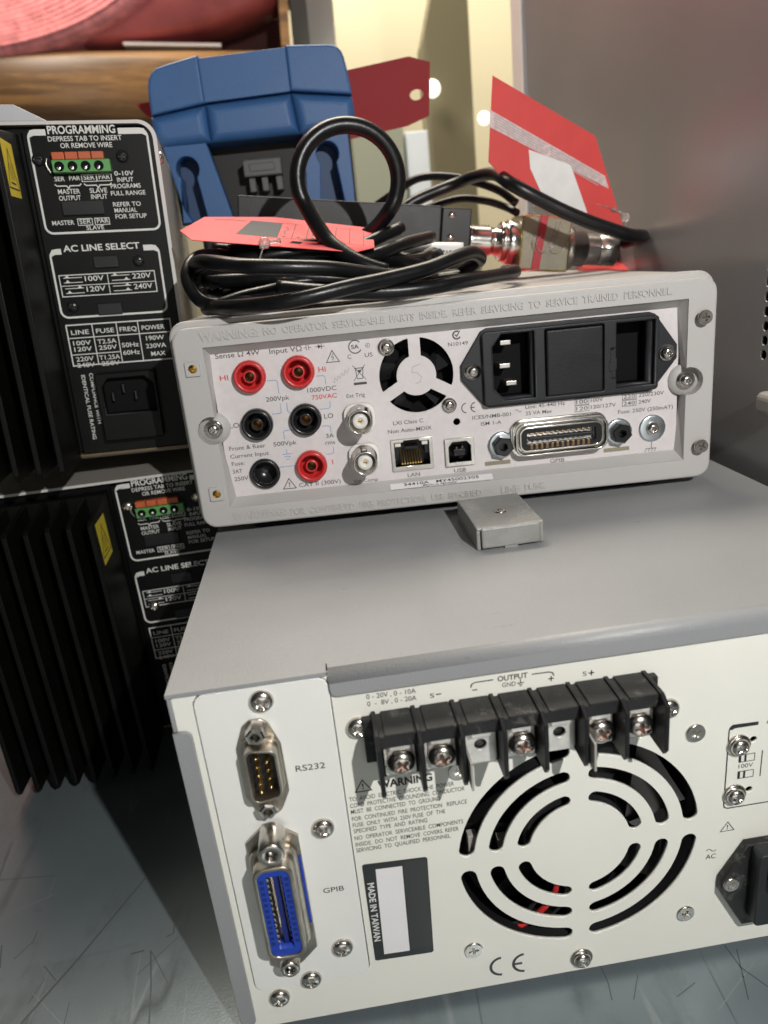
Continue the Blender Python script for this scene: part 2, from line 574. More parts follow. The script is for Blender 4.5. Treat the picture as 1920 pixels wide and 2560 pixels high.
def text(mb, s, x0, z0, x1, z1, h, y, bold=0.0, mk=None, depth=0.0):
    """string s with its baseline from (x0,z0) to (x1,z1), cap height h, on the plane at depth y"""
    V, F, a, b = glyph(s, bold)
    d = Vector((x1 - x0, z1 - z0))
    L = d.length
    d.normalize()
    up = Vector((-d.y, d.x))
    mk = mk or (lambda x, z, q=0: (x, y - q, z))
    pts = []
    for vx, vy in V:
        q = Vector((x0, z0)) + d * ((vx - a) / (b - a) * L) + up * (vy / CAP * h)
        pts.append(q)
    vs = [mb.bm.verts.new(mk(q.x, q.y)) for q in pts]
    fs = []
    for f in F:
        try:
            nf = mb.bm.faces.new([vs[i] for i in f])
            nf.material_index = mb.slot
            fs.append(nf)
        except ValueError:
            pass
    if depth:
        r = bmesh.ops.extrude_face_region(mb.bm, geom=fs)
        for v in r['geom']:
            if isinstance(v, bmesh.types.BMVert):
                v.co.y -= depth
    return fs


def empty(name, loc=(0, 0, 0), label=None, cat=None, group=None, rot=None):
    o = bpy.data.objects.new(name, None)
    o.empty_display_size = 0.02
    C.objects.link(o)
    o.location = [c * S for c in loc]
    if rot:
        o.rotation_euler = rot
    tag(o, label, cat, group)
    return o


def tag(o, label=None, cat=None, group=None, kind=None):
    if label:
        o['label'] = label
    if cat:
        o['category'] = cat
    if group:
        o['group'] = group
    if kind:
        o['kind'] = kind
    return o


# ------------------------------------------------------------------ screws (one mesh per kind, reused)
def boolean_cut(me, cut):
    a = bpy.data.objects.new('a', me)
    b = bpy.data.objects.new('b', cut)
    C.objects.link(a)
    C.objects.link(b)
    m = a.modifiers.new('m', 'BOOLEAN')
    m.operation = 'DIFFERENCE'
    m.object = b
    m.solver = 'EXACT'
    m.material_mode = 'TRANSFER'
    dg = bpy.context.evaluated_depsgraph_get()
    out = bpy.data.meshes.new_from_object(a.evaluated_get(dg))
    bpy.data.objects.remove(a)
    bpy.data.objects.remove(b)
    return out


def screw_mesh(name, r, h, kind, mats, flange=0.0, rot=20):
    """head at the origin, axis towards -y; kind cross / torx"""
    k = MB()
    if kind == 'flat':
        prof = [(r * 0.98, -0.3), (r, 0.15), (r * 0.93, h), (0, h)]
    else:
        prof = []
        if flange:
            prof += [(r + flange, -0.2), (r + flange, 0.45), (r + flange * 0.6, 0.7), (r, 0.8)]
        else:
            prof += [(r * 0.97, -0.2), (r, 0.1)]
        for i in range(0, 9):
            t = i / 8 * PI / 2
            prof.append((r * math.cos(t) ** 0.8 if i < 8 else 0, (0.8 if flange else 0.1) + (h - 0.1) * math.sin(t) ** 0.9))
        if flange:
            prof.pop(4)
    k.lathe((0, 0, 0), prof, '-y', 36, cap0=True)
    bmesh.ops.recalc_face_normals(k.bm, faces=k.bm.faces[:])
    top = prof[-1][1]
    me = bpy.data.meshes.new(name)
    k.bm.to_mesh(me)
    k.bm.free()
    for m_ in mats:
        me.materials.append(M[m_])
    c = bmesh.new()
    a = r * 0.62 if kind != 'torx' else r * 0.5
    wd = r * 0.17
    dep = min(1.2, top * 0.75)
    if kind == 'torx':
        P = []
        for i in range(12):
            t = 2 * PI * i / 12
            q = a if i % 2 == 0 else a * 0.68
            P.append((q * math.cos(t), q * math.sin(t)))
    else:
        P = [(wd, wd), (wd, a), (-wd, a), (-wd, wd), (-a, wd), (-a, -wd), (-wd, -wd), (-wd, -a), (wd, -a), (wd, -wd), (a, -wd), (a, wd)]
    cr, sr = math.cos(math.radians(rot)), math.sin(math.radians(rot))
    P = [(x * cr - z * sr, x * sr + z * cr) for x, z in P]
    A = [c.verts.new((x * 0.72, -(top - dep), z * 0.72)) for x, z in P]
    B = [c.verts.new((x * 1.0, -(top + 0.6), z * 1.0)) for x, z in P]
    c.faces.new(A)
    c.faces.new(B[::-1])
    for i in range(len(P)):
        j = (i + 1) % len(P)
        c.faces.new((A[i], B[i], B[j], A[j]))
    bmesh.ops.recalc_face_normals(c, faces=c.faces[:])
    cm = bpy.data.meshes.new('c')
    c.to_mesh(cm)
    c.free()
    cm.materials.append(M[mats[-1]])
    out = boolean_cut(me, cm)
    out.name = name
    for v in out.vertices:
        v.co *= S
    for p in out.polygons:
        p.use_smooth = p.normal.y > -0.999
    return out


SCREW = {
    'pan': screw_mesh('screw', 3.35, 2.1, 'cross', ['nickel', 'nickel'], rot=28),
    'panb': screw_mesh('screw', 3.35, 2.1, 'cross', ['nickel', 'nickel'], rot=62),
    'washer': screw_mesh('screw', 2.9, 2.0, 'cross', ['nickel', 'nickel'], flange=0.9, rot=33),
    'flat': screw_mesh('screw', 3.1, 0.7, 'flat', ['nickel', 'nickel_dull'], rot=40),
    'term': screw_mesh('screw', 3.75, 2.9, 'cross', ['nickel', 'rust'], rot=35),
    'torx': screw_mesh('screw', 2.75, 2.2, 'torx', ['chrome', 'steel_dark'], rot=10),
    'torxw': screw_mesh('screw', 2.6, 2.2, 'torx', ['chrome', 'steel_dark'], flange=0.8, rot=40),
    'side': screw_mesh('screw', 3.1, 1.1, 'flat', ['nickel', 'steel_dark'], rot=15),
    'black': screw_mesh('screw', 2.5, 1.6, 'cross', ['blackgloss', 'black'], rot=30),
    'ball': screw_mesh('screw', 2.6, 2.2, 'cross', ['nickel', 'nickel_dull'], rot=30),
}


def screw(parent, kind, x, z, y=0.0, rz=0.0, s=1.0, name='screw'):
    o = bpy.data.objects.new(name, SCREW[kind])
    C.objects.link(o)
    o.parent = parent
    o.location = (x * S, y * S, z * S)
    o.rotation_euler = (0, rz, 0)
    o.scale = (s, s, s)
    return o


# ------------------------------------------------------------------ bench
b = MB()
b.box(-1500, 1500, -900, 700, -40, -4)
b.slot = 1
fl = lambda x, z: (x, z, -3.93)
for L, wd in (([(-79.2, 19.1), (-66.3, 41.0), (-48.3, 75.3)], 0.9), ([(-91.4, 45.8), (-86.6, 52.3), (-86.5, 56.9)], 0.35), ([(-42.2, 30.2), (-29.4, 43.4)], 0.3),
              ([(-39.1, 39.4), (-36.1, 24.4), (-34.1, 10.9)], 0.55), ([(-39.1, 39.4), (-30.1, 24.6)], 0.3), ([(-34.1, 44.3), (-31.7, 45.3), (-32.0, 49.2)], 0.7),
              ([(-78.4, 40.5), (-72.2, 33.8)], 0.35), ([(-63.8, 16.3), (-64.3, 23.9)], 0.3), ([(-95.4, 43.0), (-98.7, 53.1)], 0.5), ([(-79.3, 26.0), (-76.4, 35.3)], 0.25),
              ([(-46.4, 39.3), (-41.7, 39.9)], 0.8), ([(119.8, 2.5), (119.9, -3.3), (118.8, -9.0)], 0.4), ([(163.8, 2.3), (164.5, -6.0), (169.1, -13.9)], 0.45),
              ([(166.9, 0.2), (160.7, -16.7)], 0.4), ([(125.6, -10.2), (130.5, -2.5)], 0.3), ([(139.5, -11.7), (147.3, -8.4)], 0.3)):
    b.stroke(L, wd, 0, mk=fl)
b.slot = 2
for L, wd in (([(-104.0, 65.1), (-97.4, 69.6), (-84.5, 74.7)], 0.35), ([(-60, 12), (-79, 30)], 0.3), ([(150, -18), (170, -5)], 0.3)):
    b.stroke(L, wd, 0, mk=fl)
o = b.build('bench_top', ['bench', 'scr', 'scrl'], recalc=False)
tag(o, 'scratched grey-green laminate bench top under the instruments', 'bench', kind='structure')

# ------------------------------------------------------------------ white power supply
psu = empty('power_supply', (0, 0, 0), 'cream power supply with grey lid, terminal block and round fan grille on its rear', 'power supply')
H = 127.2
W = 226.0
# chassis inside (dark) and rear panel with openings
b = MB()
b.box(0.6, W - 0.6, 40, 300, 0.5, H - 1.6)
b.box(0.6, 3, 2, 40, 0.5, H - 1.6)
b.box(W - 3, W - 0.6, 2, 40, 0.5, H - 1.6)
b.box(3, W - 3, 2, 40, 0.5, 2.5)
b.build('chassis', 'void', psu)
FX, FZ = 112.0, 52.9
holes = []
for r0, r1, da in ((33.4, 38.4, 8.3), (24.6, 29.2, 10.8), (16.2, 20.4, 15.2)):
    for q in range(4):
        holes.append(slot_arc(FX, FZ, r0, r1, q * 90 + da, q * 90 + 90 - da))
holes.append(rrect(5.5, 42.5, 15.6, 126.0, [3.6, 3.6, 3.6, 3.6]))
holes.append(circ(166.4, 82.4, 1.25, 14))
holes.append(circ(166.3, 63.8, 1.25, 14))
b = MB()
b.plate(rrect(0.3, W - 0.3, 0, H - 1.7, 0.5, 2), holes, 0, 1.2)
b.build('rear_panel', 'cream', psu)
# interface plate
b = MB()
b.plate(rrect(5.85, 42.15, 15.95, 125.7, 3.4), [], -0.55, 1.0, bev=0.22)
b.box(4, 44, 1.3, 2, 14, 126)
b.build('interface_plate', 'cream2', psu)
# cover: top sheet, rear lip, left flange
b = MB()
b.box(-1.0, W + 1.0, 4, 300, H - 1.2, H)
b.box(-1.0, 42.0, -0.6, 4, H - 1.2, H)
pr = [(4, H), (1.6, H)] + [(1.6 - 3.2 * math.sin(t), H - 3.2 + 3.2 * math.cos(t)) for t in [PI / 2 * k / 6 for k in range(1, 7)]] + [(-1.6, 122.6)]
pi_ = [(4, H - 1.1), (1.6, H - 1.1)] + [(1.6 - 2.1 * math.sin(t), H - 3.2 + 2.1 * math.cos(t)) for t in [PI / 2 * k / 6 for k in range(1, 7)]] + [(-0.5, 122.6)]
x0, x1 = 42.4, W + 1.0
rows = []
for prf in (pr, pi_):
    rows.append([[b.bm.verts.new((x, y, z)) for (y, z) in prf] for x in (x0, x1)])
for a_ in rows:
    for i in range(len(pr) - 1):
        f = b.bm.faces.new((a_[0][i], a_[0][i + 1], a_[1][i + 1], a_[1][i]))
        f.smooth = 1 <= i <= 6
for e_ in (0, 1):
    for i in range(len(pr) - 1):
        b.bm.faces.new((rows[0][e_][i], rows[0][e_][i + 1], rows[1][e_][i + 1], rows[1][e_][i]))
b.plate(rrect(x0, x1, 119.8, 122.6, [0, 0, 2.4, 2.4]), [], -1.6, -0.5)
b.box(-1.0, 0.2, 0.0, 300, 0.5, H - 1.25, 0.2)
b.box(W - 0.2, W + 1.0, 0.0, 300, 0.5, H - 1.25, 0.2)
b.plate(rrect(-1.0, 3.9, 3.2, 115.4, [2.2, 0, 0, 1.6]), [], -1.3, -0.15, bev=0.2)
b.build('cover', 'lid', psu)
# fan behind the grille
b = MB()
b.plate(rrect(FX - 40, FX + 40, FZ - 40, FZ + 40, 4), [circ(FX, FZ, 38.6, 40)], 1.5, 24)
b.lathe((FX, 24, FZ), [(38.6, 0), (0, 0)], '-y', 40)
fan = b.build('fan', 'void', psu)
b = MB()
b.lathe((FX, 20, FZ), [(17, 0), (17, 14), (15.5, 15.5), (0, 15.5)], '-y', 32)
for q in range(7):
    a0 = 2 * PI * q / 7
    vs = []
    for r in (16.5, 37.2):
        for e_ in (0, 1):
            t = a0 + (0.62 if e_ else 0.0) + (0.16 if r > 20 else 0)
            vs.append((FX + r * math.cos(t), 5.5 + 11 * e_, FZ + r * math.sin(t)))
    f = b.quad([vs[0], vs[1], vs[3], vs[2]])
b.build('impeller', 'blackgloss', fan, recalc=False)
# red and grey wire seen behind the grille
b = MB()
b.tube([(86, 4.5, 16), (97, 3.8, 22), (104, 3.6, 30), (106, 4, 38)], 1.0, 8)
b.build('red_wire', 'red', psu)
b = MB()
b.tube([(93, 5, 15.5), (103, 4.2, 21), (110, 4.2, 29)], 0.5, 8)
b.tube([(79, 5, 17), (92, 4.6, 21), (99, 4.5, 29)], 0.8, 8)
b.build('dark_wire', 'dgrey', psu)
b = MB()
b.box(77.5, 80.5, 3, 6, 52, 60.5, 0.3)
b.box(87, 90, 4, 7, 53, 56.5, 0.3)
b.build('fan_bracket', 'greysheet', psu)

# screws on the rear
for kind, x, z, rz in (('pan', 23.8, 121.4, 0), ('panb', 34.7, 76.1, 0.3), ('pan', 34.8, 29.0, 0.9), ('panb', 23.5, 18.0, 1.3), ('pan', 12.6, 11.9, 0.2),
                       ('panb', 48.6, 108.1, 0.5), ('pan', 138.9, 98.5, 0.4), ('washer', 112.0, 5.6, 0.3), ('washer', 161.6, 81.3, 0.2), ('washer', 161.4, 62.9, 0.8)):
    screw(psu, kind, x, z, -0.55 if x < 42 and z > 16 else -0.05, rz)
for x, z, rz in ((147.7, 88.3, 0.1), (147.5, 17.1, 1.0), (76.1, 17.4, 0.6), (75.8, 88.1, 0.3)):
    screw(psu, 'flat', x, z, 0.0, rz)

# serial port
sp_ = empty('serial_port')
sp_.parent = psu
b = MB()
b.plate([(24.5, 114.6), (27.0, 107.4), (27.1, 91.6), (24.3, 85.6), (22.8, 84.4), (19.4, 84.4), (17.5, 85.6), (14.9, 91.6), (14.9, 108.0), (17.5, 114.6), (19.4, 116.2), (22.8, 116.2)],
        [], -1.5, -0.55, bev=0.2)
b.build('flange', 'nickel_dull', sp_)


def dshell(x0, x1, z0, z1, r, sk):
    return [(x, z - (0.0 if x < (x0 + x1) / 2 else sk * (1 if z > (z0 + z1) / 2 else -1))) for x, z in rrect(x0, x1, z0, z1, r, 5)]


b = MB()
b.plate(dshell(17.2, 26.0, 92.8, 110.2, 2.2, 0.7), [dshell(17.9, 25.3, 93.5, 109.5, 1.8, 0.7)], -6.6, -1.4, bev=0.15)
b.prism(dshell(16.4, 26.6, 91.8, 111.2, 2.6, 0.8), -2.4, -1.4, 0.4)
b.build('shell', 'nickel_dull', sp_)
b = MB()
b.prism(dshell(17.8, 25.4, 93.4, 109.6, 1.8, 0.7), -2.6, -2.3)
b.build('insulator', 'black', sp_)
for j, (x, n) in enumerate(((20.2, 5), (23.0, 4))):
    for i in range(n):
        b = MB()
        z = 101.5 + (i - (n - 1) / 2) * 2.76
        b.lathe((x, -2.5, z), [(0.5, 0), (0.5, 3.2), (0.3, 3.7), (0, 3.8)], '-y', 10)
        b.build('pin', 'gold', sp_)


def standoff(parent, x, z, y, r, L, bore, hexa=True, name='jack_screw', m_='nickel'):
    k = MB()
    k.lathe((x, y, z), [(r, 0), (r, L - 0.5), (r - 0.45, L), (bore + 0.15, L), (bore, L - 0.3), (bore, L - 3.5), (0, L - 3.5)], '-y', 6 if hexa else 28, smooth=not hexa)
    k.slot = 1
    k.lathe((x, y, z), [(bore * 0.96, L - 0.8), (bore * 0.8, L - 1.0), (bore * 0.96, L - 1.2), (bore * 0.8, L - 1.5), (bore * 0.96, L - 1.8)], '-y', 20)
    return k.build(name, [m_, 'steel_dark'], parent)


standoff(sp_, 21.2, 113.8, -1.5, 2.75, 4.6, 1.35)
standoff(sp_, 20.9, 88.9, -1.5, 2.6, 4.4, 1.35)

# GPIB port, standing upright
gp = empty('bus_connector')
gp.parent = psu
b = MB()
b.plate([(21.0, 81.0), (27.3, 75.5), (27.3, 32.5), (22.5, 27.6), (17.5, 24.0), (12.4, 28.0), (12.4, 75.8), (18.0, 81.0)], [], -2.0, -0.55, bev=0.25)
b.build('flange', 'nickel_dull', gp)
b = MB()
b.box(26.35, 27.15, -2.5, -1.9, 43, 69, 0.15)
b.build('spacer', 'bluecon', gp)
b = MB()
b.plate(rrect(13.6, 25.1, 38.0, 72.8, 3.4), [rrect(14.9, 23.8, 39.4, 71.4, 2.6)], -9.4, -1.9, bev=0.4)
b.prism(rrect(12.6, 26.2, 35.6, 74.6, 4.0), -4.4, -1.9, 0.8)
b.build('shell', 'nickel_dull', gp)
b = MB()
b.plate(rrect(14.8, 23.9, 39.3, 71.5, 2.6), [rrect(17.0, 21.7, 41.8, 69.3, 0.6)], -8.8, -2.2)
b.build('insulator', 'bluecon', gp)
b = MB()
b.box(16.9, 21.8, -3.2, -2.4, 41.5, 69.5)
for i in range(12):
    z = 43.8 + i * 2.12
    b.box(15.2, 16.4, -8.86, -8.7, z, z + 1.15)
    b.box(22.2, 23.4, -8.86, -8.7, z, z + 1.15)
    b.box(21.25, 21.72, -8.6, -3, z, z + 0.9)
b.build('contact_cells', 'bluedark', gp)
for i in range(12):
    z = 43.6 + i * 2.12
    b = MB()
    b.box(17.05, 17.75, -8.3, -3.3, z, z + 1.2, 0.2)
    b.build('contact', 'nickel_dull', gp)
b = MB()
b.box(18.9, 20.2, -7.4, -3.2, 42.4, 68.8)
b.build('tongue', 'bluedark', gp)
standoff(gp, 20.4, 78.6, -2.0, 3.75, 9.0, 1.75, False)
standoff(gp, 18.7, 30.6, -2.0, 3.0, 5.0, 1.5, False)

# terminal block
tb = empty('terminal_block')
tb.parent = psu
b = MB()
b.box(52.8, 131.4, -11.0, -0.1, 107.8, 111.7, 0.35)
b.box(52.8, 131.4, -6.8, -0.1, 95.4, 108.6, 0.3)
b.box(49.8, 134.4, -2.6, -0.1, 97.5, 111.5, 0.3)
for i in range(7):
    b.box(55.2 + i * 11.15, 63.3 + i * 11.15, -11.3, -0.1, 111.5, 112.3, 0.3)
b.build('body', 'dusty', tb)
for i in range(8):
    x = 53.2 + i * 11.12
    b = MB()
    b.prism([(-0.2, 112.6), (-11.6, 112.6), (-15.2, 110.4), (-15.2, 96.4), (-14.0, 94.6), (-0.2, 95.0)], x - 0.62, x + 0.62, 0.25, plane='yz')
    b.build('barrier', 'black', tb)
for i in range(2):
    b = MB()
    x = 53.2 + (2, 5)[i] * 11.12
    b.box(x + 0.85, x + 1.5, -17.8, -9.0, 95.6, 104.4, 0.1)
    b.build('sleeve', 'greysheet', tb)
for i in range(7):
    x = 58.9 + i * 11.12
    b = MB()
    pl = rrect(x - 4.2, x + 4.2, 96.6, 107.2, 0.4, 2)
    if i in (2, 4):
        b.plate(pl, [circ(x, 102.6, 1.75, 20)], -8.4, -7.4, bev=0.15)
        b.slot = 1
        b.lathe((x, -7.4, 102.6), [(1.75, 0.5), (1.7, -3), (0, -3)], '-y', 20)
    else:
        b.plate(pl, [], -8.0, -6.9, bev=0.15)
        b.box(x - 3.4, x + 3.4, -9.0, -8.0, 98.4, 106.2, 0.4)
    b.slot = 0
    b.box(x - 2.9, x + 2.9, -10.2, -7.2, 106.0, 108.4, 0.4)
    for s_ in range(9):
        b.box(x - 4.3, x - 3.85, -8.7, -7.2, 97.8 + s_ * 0.95, 98.3 + s_ * 0.95)
        if i in (2, 4, 6):
            b.box(x + 3.85, x + 4.3, -8.7, -7.2, 97.8 + s_ * 0.95, 98.3 + s_ * 0.95)
    b.build('clamp', ['clampmetal', 'void'], tb)
    if i not in (2, 4):
        screw(tb, 'term', x + 0.1, 101.9, -9.0, 0.35 * i, 1.02, 'terminal_screw')

# power inlet
pin = empty('power_inlet')
pin.parent = psu
b = MB()
b.plate([(165.6, 44.6), (214.0, 44.6), (222.3, 31.2), (222.3, 26.0), (213.0, 11.2), (165.8, 11.2), (157.6, 26.6), (157.6, 31.6)], [], -3.0, -0.05, bev=0.5)
b.build('flange', 'dusty', pin)
b = MB()
b.plate(rrect(166.6, 213.0, 15.6, 44.6, 1.6), [rrect(169.6, 210.0, 29.0, 42.4, [4, 4, 1, 1])], -8.0, -2.8, bev=0.5)
b.build('housing', 'dgrey', pin)
b = MB()
b.box(169.0, 211.0, -3.4, -2.9, 28.5, 43)
b.build('socket_floor', 'void', pin)
for x in (173.4, 189.0, 203.0):
    b = MB()
    b.box(x - 0.8, x + 0.8, -7.0, -3.0, 33.5, 38.0, 0.2)
    b.build('pin', 'chrome', pin)
b = MB()
b.box(173.0, 209.0, -8.9, -7.9, 17.0, 26.6, 0.5)
b.build('fuse_drawer', 'black', pin)
screw(pin, 'flat', 160.8, 29.8, -3.0, 0.3, 0.86)

# bracket on the lid, in front of the multimeter
br = empty('lid_bracket')
br.parent = psu
b = MB()
b.box(99.6, 124.4, 66.6, 100.5, 134.4, 135.9, 0.5)
b.box(99.6, 101.0, 66.8, 100.5, 127.3, 134.6, 0.4)
b.box(123.0, 124.4, 66.8, 100.5, 127.3, 134.6, 0.4)
b.box(101.2, 122.8, 65.4, 67.0, 128.0, 135.9, 0.7)
b.box(109.6, 114.4, 65.8, 66.8, 127.25, 128.2)
b.build('bracket_shell', 'bracketgrey', br)
s_ = screw(br, 'flat', 0, 0, 0, 0.4, 0.8)
s_.rotation_euler = (-PI / 2, 0, 0)
s_.location = (0.1123, 0.0815, 0.1359)

# label
b = MB()
b.prism([(44.3, 59.0), (44.3, 20.6), (44.9, 20.1), (62.6, 19.5), (63.2, 20.1), (64.2, 57.9), (63.6, 58.5), (44.9, 59.5)], -0.12, -0.03)
lab = b.build('rating_label', 'labelblack', psu)
b = MB()
b.sheet([(48.2, 57.0), (47.4, 22.3), (55.6, 22.0), (56.3, 56.6)], -0.17)
b.build('blank_field', 'white', lab, recalc=False)
b = MB()
b.sheet([(56.9, 58.3), (56.0, 22.7), (62.8, 22.5), (63.8, 57.9)], -0.165)
b.build('grey_field', 'labelgrey', lab, recalc=False)
b = MB()
text(b, 'MADE IN TAIWAN', 45.2, 52.1, 44.9, 28.3, 1.95, -0.18, 0.02)
b.build('lettering', 'white_ink', lab, recalc=False)

# printed text
b = MB()
Y = -0.06
T = lambda s, x0, z0, x1, z1, h, bold=0.0: text(b, s, x0, z0, x1, z1, h, Y, max(bold, 0.003))
T('WARNING', 52.0, 86.3, 68.0, 86.2, 2.5, 0.035)
for s, x, z in (('TO  AVOID  ELECTRIC  SHOCK  THE  POWER', 74.2, 83.2), ('CORD  PROTECTIVE  GROUNDING  CONDUCTOR', 77.2, 80.9), ('MUST  BE  CONNECTED  TO  GROUND', 69.8, 78.7),
                ('FOR  CONTINUED  FIRE  PROTECTION   REPLACE', 77.6, 76.1), ('FUSE  ONLY  WITH  250V FUSE  OF  THE', 70.9, 73.8), ('SPECIFIED  TYPE  AND  RATING', 65.3, 71.6),
                ('NO  OPERATOR  SERVICEABLE  COMPONENTS', 76.0, 69.0), ('INSIDE.  DO  NOT  REMOVE  COVERS. REFER', 74.5, 66.6), ('SERVICING  TO  QUALIFIED  PERSONNEL', 71.8, 64.4)):
    T(s, 43.3, z + 0.05, x, z - 0.1, 1.45)
b.stroke([(45.4, 86.2), (50.1, 86.2), (47.75, 90.1)], 0.36, Y, True)
T('!', 47.5, 86.9, 48.0, 86.9, 2.0)
T('0 - 20V , 0 - 10A', 51.9, 116.6, 65.7, 116.3, 1.5)
T('0  -  8V , 0 - 20A', 51.9, 114.3, 65.7, 114.0, 1.5)
T('S', 69.5, 113.9, 70.7, 113.9, 1.45)
b.stroke([(71.2, 114.8), (72.7, 114.8)], 0.36, Y)
T('OUTPUT', 88.8, 116.0, 97.4, 115.9, 1.6, 0.02)
T('GND', 90.0, 113.9, 93.9, 113.8, 1.4)
for a_ in (((94.3, 114.5), (96.3, 114.5)), ((95.3, 114.5), (95.3, 115.7)), ((94.7, 114.0), (95.9, 114.0)), ((95.0, 113.5), (95.6, 113.5))):
    b.stroke(a_, 0.26, Y)
b.stroke([(81.1, 115.3), (81.4, 116.3), (82.4, 116.8), (87.6, 116.8)], 0.34, Y)
b.stroke([(98.6, 116.7), (103.6, 116.6), (104.6, 116.2), (105.0, 115.2)], 0.34, Y)
b.stroke([(81.5, 114.4), (82.9, 114.4)], 0.34, Y)
b.stroke([(103.3, 114.4), (105.0, 114.4)], 0.34, Y)
b.stroke([(104.15, 115.25), (104.15, 113.55)], 0.34, Y)
T('S', 113.3, 113.6, 114.5, 113.6, 1.4)
b.stroke([(115.0, 114.3), (116.7, 114.3)], 0.36, Y)
b.stroke([(115.85, 115.15), (115.85, 113.45)], 0.36, Y)
b.prism([(158.4, 87.5), (158.6, 88.3), (159.4, 89.0), (167.5, 88.75), (167.5, 87.55), (160.2, 87.6), (159.2, 87.1)], Y, Y + 0.03)
b.stroke([(158.6, 88.0), (158.35, 86.8), (158.3, 59.4), (158.6, 58.3), (159.6, 57.85), (224, 57.8)], 0.42, Y)
for zz in (77.4, 71.3):
    b.stroke([(162.2, zz), (167.2, zz), (167.2, zz - 2.6), (162.2, zz - 2.6)], 0.25, Y, True)
    b.sheet([(162.2, zz), (162.9, zz), (162.9, zz - 2.6), (162.2, zz - 2.6)], Y)
    b.sheet([(163.9, zz), (164.6, zz), (164.6, zz - 2.6), (163.9, zz - 2.6)], Y)
T('100V', 162.2, 72.55, 166.9, 72.5, 1.45)
b.stroke([(169.6, 78.0), (169.5, 68.3)], 0.34, Y)
T('AC SELECTOR', 170.0, 87.6, 186.0, 87.4, 1.7, 0.02)
b.stroke([(157.8, 48.9), (162.3, 48.9), (160.1, 52.4)], 0.26, Y, True)
T('!', 159.85, 49.5, 160.3, 49.5, 1.7)
T('AC', 153.4, 38.6, 156.8, 38.5, 1.85)
b.stroke([(153.5 + 0.33 * k, 42.0 + 0.55 * math.sin(2 * PI * k / 10)) for k in range(11)], 0.24, Y)
b.build('printed_markings', 'ink', psu, recalc=False)
b = MB()
Y = -0.62
T('RS232', 29.7, 96.9, 38.0, 96.7, 1.95)
T('GPIB', 31.7, 51.6, 38.0, 51.5, 1.85)
b.build('port_markings', 'ink', psu, recalc=False)
b = MB()
Y = -0.06
arc = lambda cx, cz, r, a0, a1: circ(cx, cz, r, 16, a0, a1)
b.stroke(arc(85.1, 8.0, 3.75, 92, 268), 0.95, Y)
b.stroke(arc(92.7, 7.8, 3.75, 92, 268), 0.95, Y)
b.stroke([(88.8, 7.8), (91.9, 7.8)], 0.95, Y - 0.02)
b.build('conformity_mark', 'inkgrey', psu, recalc=False)

# ------------------------------------------------------------------ multimeter
dmm = empty('multimeter', (0, 0, 0), 'warm grey bench multimeter with red and black jacks on its pinkish rear panel', 'multimeter')
dmm.matrix_world = Matrix(((0.998614, 0.051889, 0.008825, -4.011 * S), (-0.05211, 0.998276, 0.027002, 114.832 * S), (-0.007409, -0.027425, 0.999596, 132.674 * S), (0, 0, 0, 1)))
DW, DH = 212.6, 80.3
b = MB()
for y_, zb, zt in ((20, 3.5, 82.2), (245, 9.8, 88.4)):
    pass
A = [b.bm.verts.new((x, 18, z)) for x, z in ((1, 3.5), (DW - 1, 3.5), (DW - 1, 82.0), (1, 82.0))]
B = [b.bm.verts.new((x, 245, z)) for x, z in ((1, 9.8), (DW - 1, 9.8), (DW - 1, 88.2), (1, 88.2))]
b.bm.faces.new(A)
b.bm.faces.new(B)
for i in range(4):
    b.bm.faces.new((A[i], A[(i + 1) % 4], B[(i + 1) % 4], B[i]))
b.build('case', 'bezel', dmm)
b = MB()
b.prism([(20, -5.6), (190, -5.6), (194, 3.6), (16, 3.6)], 10, 30)
b.build('foot_rail', 'void', dmm)
b = MB()
b.box(20, 190, 200, 225, 0.5, 10)
b.build('foot_rail', 'void', dmm)
# bezel ring
lx, lz, rx_, rz_ = 9.8, 40.3, 202.6, 40.6
PR = 5.6
opening, floor_ = [], []


def op(x, z, fx_, fz_):
    opening.append((x, z))
    floor_.append((fx_, fz_))


op(201.2, 72.8, 199.3, 69.4)
op(11.4, 72.6, 12.9, 69.2)
dz = math.sqrt(PR ** 2 - (11.7 - lx) ** 2)
a0 = math.atan2(dz, 11.7 - lx)
for k in range(15):
    t = a0 + (2 * PI - 2 * a0) * k / 14
    op(lx + PR * math.cos(t), lz + PR * math.sin(t), lx + PR * math.cos(t), lz + PR * math.sin(t))
op(12.0, 7.8, 14.0, 10.9)
op(201.2, 8.0, 199.6, 11.4)
dz = math.sqrt(PR ** 2 - (201.2 - rx_) ** 2)
a0 = PI - math.atan2(dz, rx_ - 201.2)
for k in range(15):
    t = -a0 + 2 * a0 * k / 14
    op(rx_ + PR * math.cos(t), rz_ + PR * math.sin(t), rx_ + PR * math.cos(t), rz_ + PR * math.sin(t))
b = MB()
b.plate(rrect(0.9, DW - 0.9, 0.9, DH - 0.9, 5), [opening, circ(6.5, 65.0, 1.7, 18), circ(7.5, 14.5, 1.7, 18)], 0.0, 0.02)
n = len(opening)
VA = [b.bm.verts.new((x, 0.0, z)) for x, z in opening]
VB = [b.bm.verts.new((x, 0.5, z)) for x, z in [(x, z) for x, z in opening]]
VC = [b.bm.verts.new((x, 6.2, z)) for x, z in floor_]
for R1, R2 in ((VA, VB), (VB, VC)):
    for i in range(n):
        j = (i + 1) % n
        b.bm.faces.new((R1[i], R1[j], R2[j], R2[i]))
prev = None
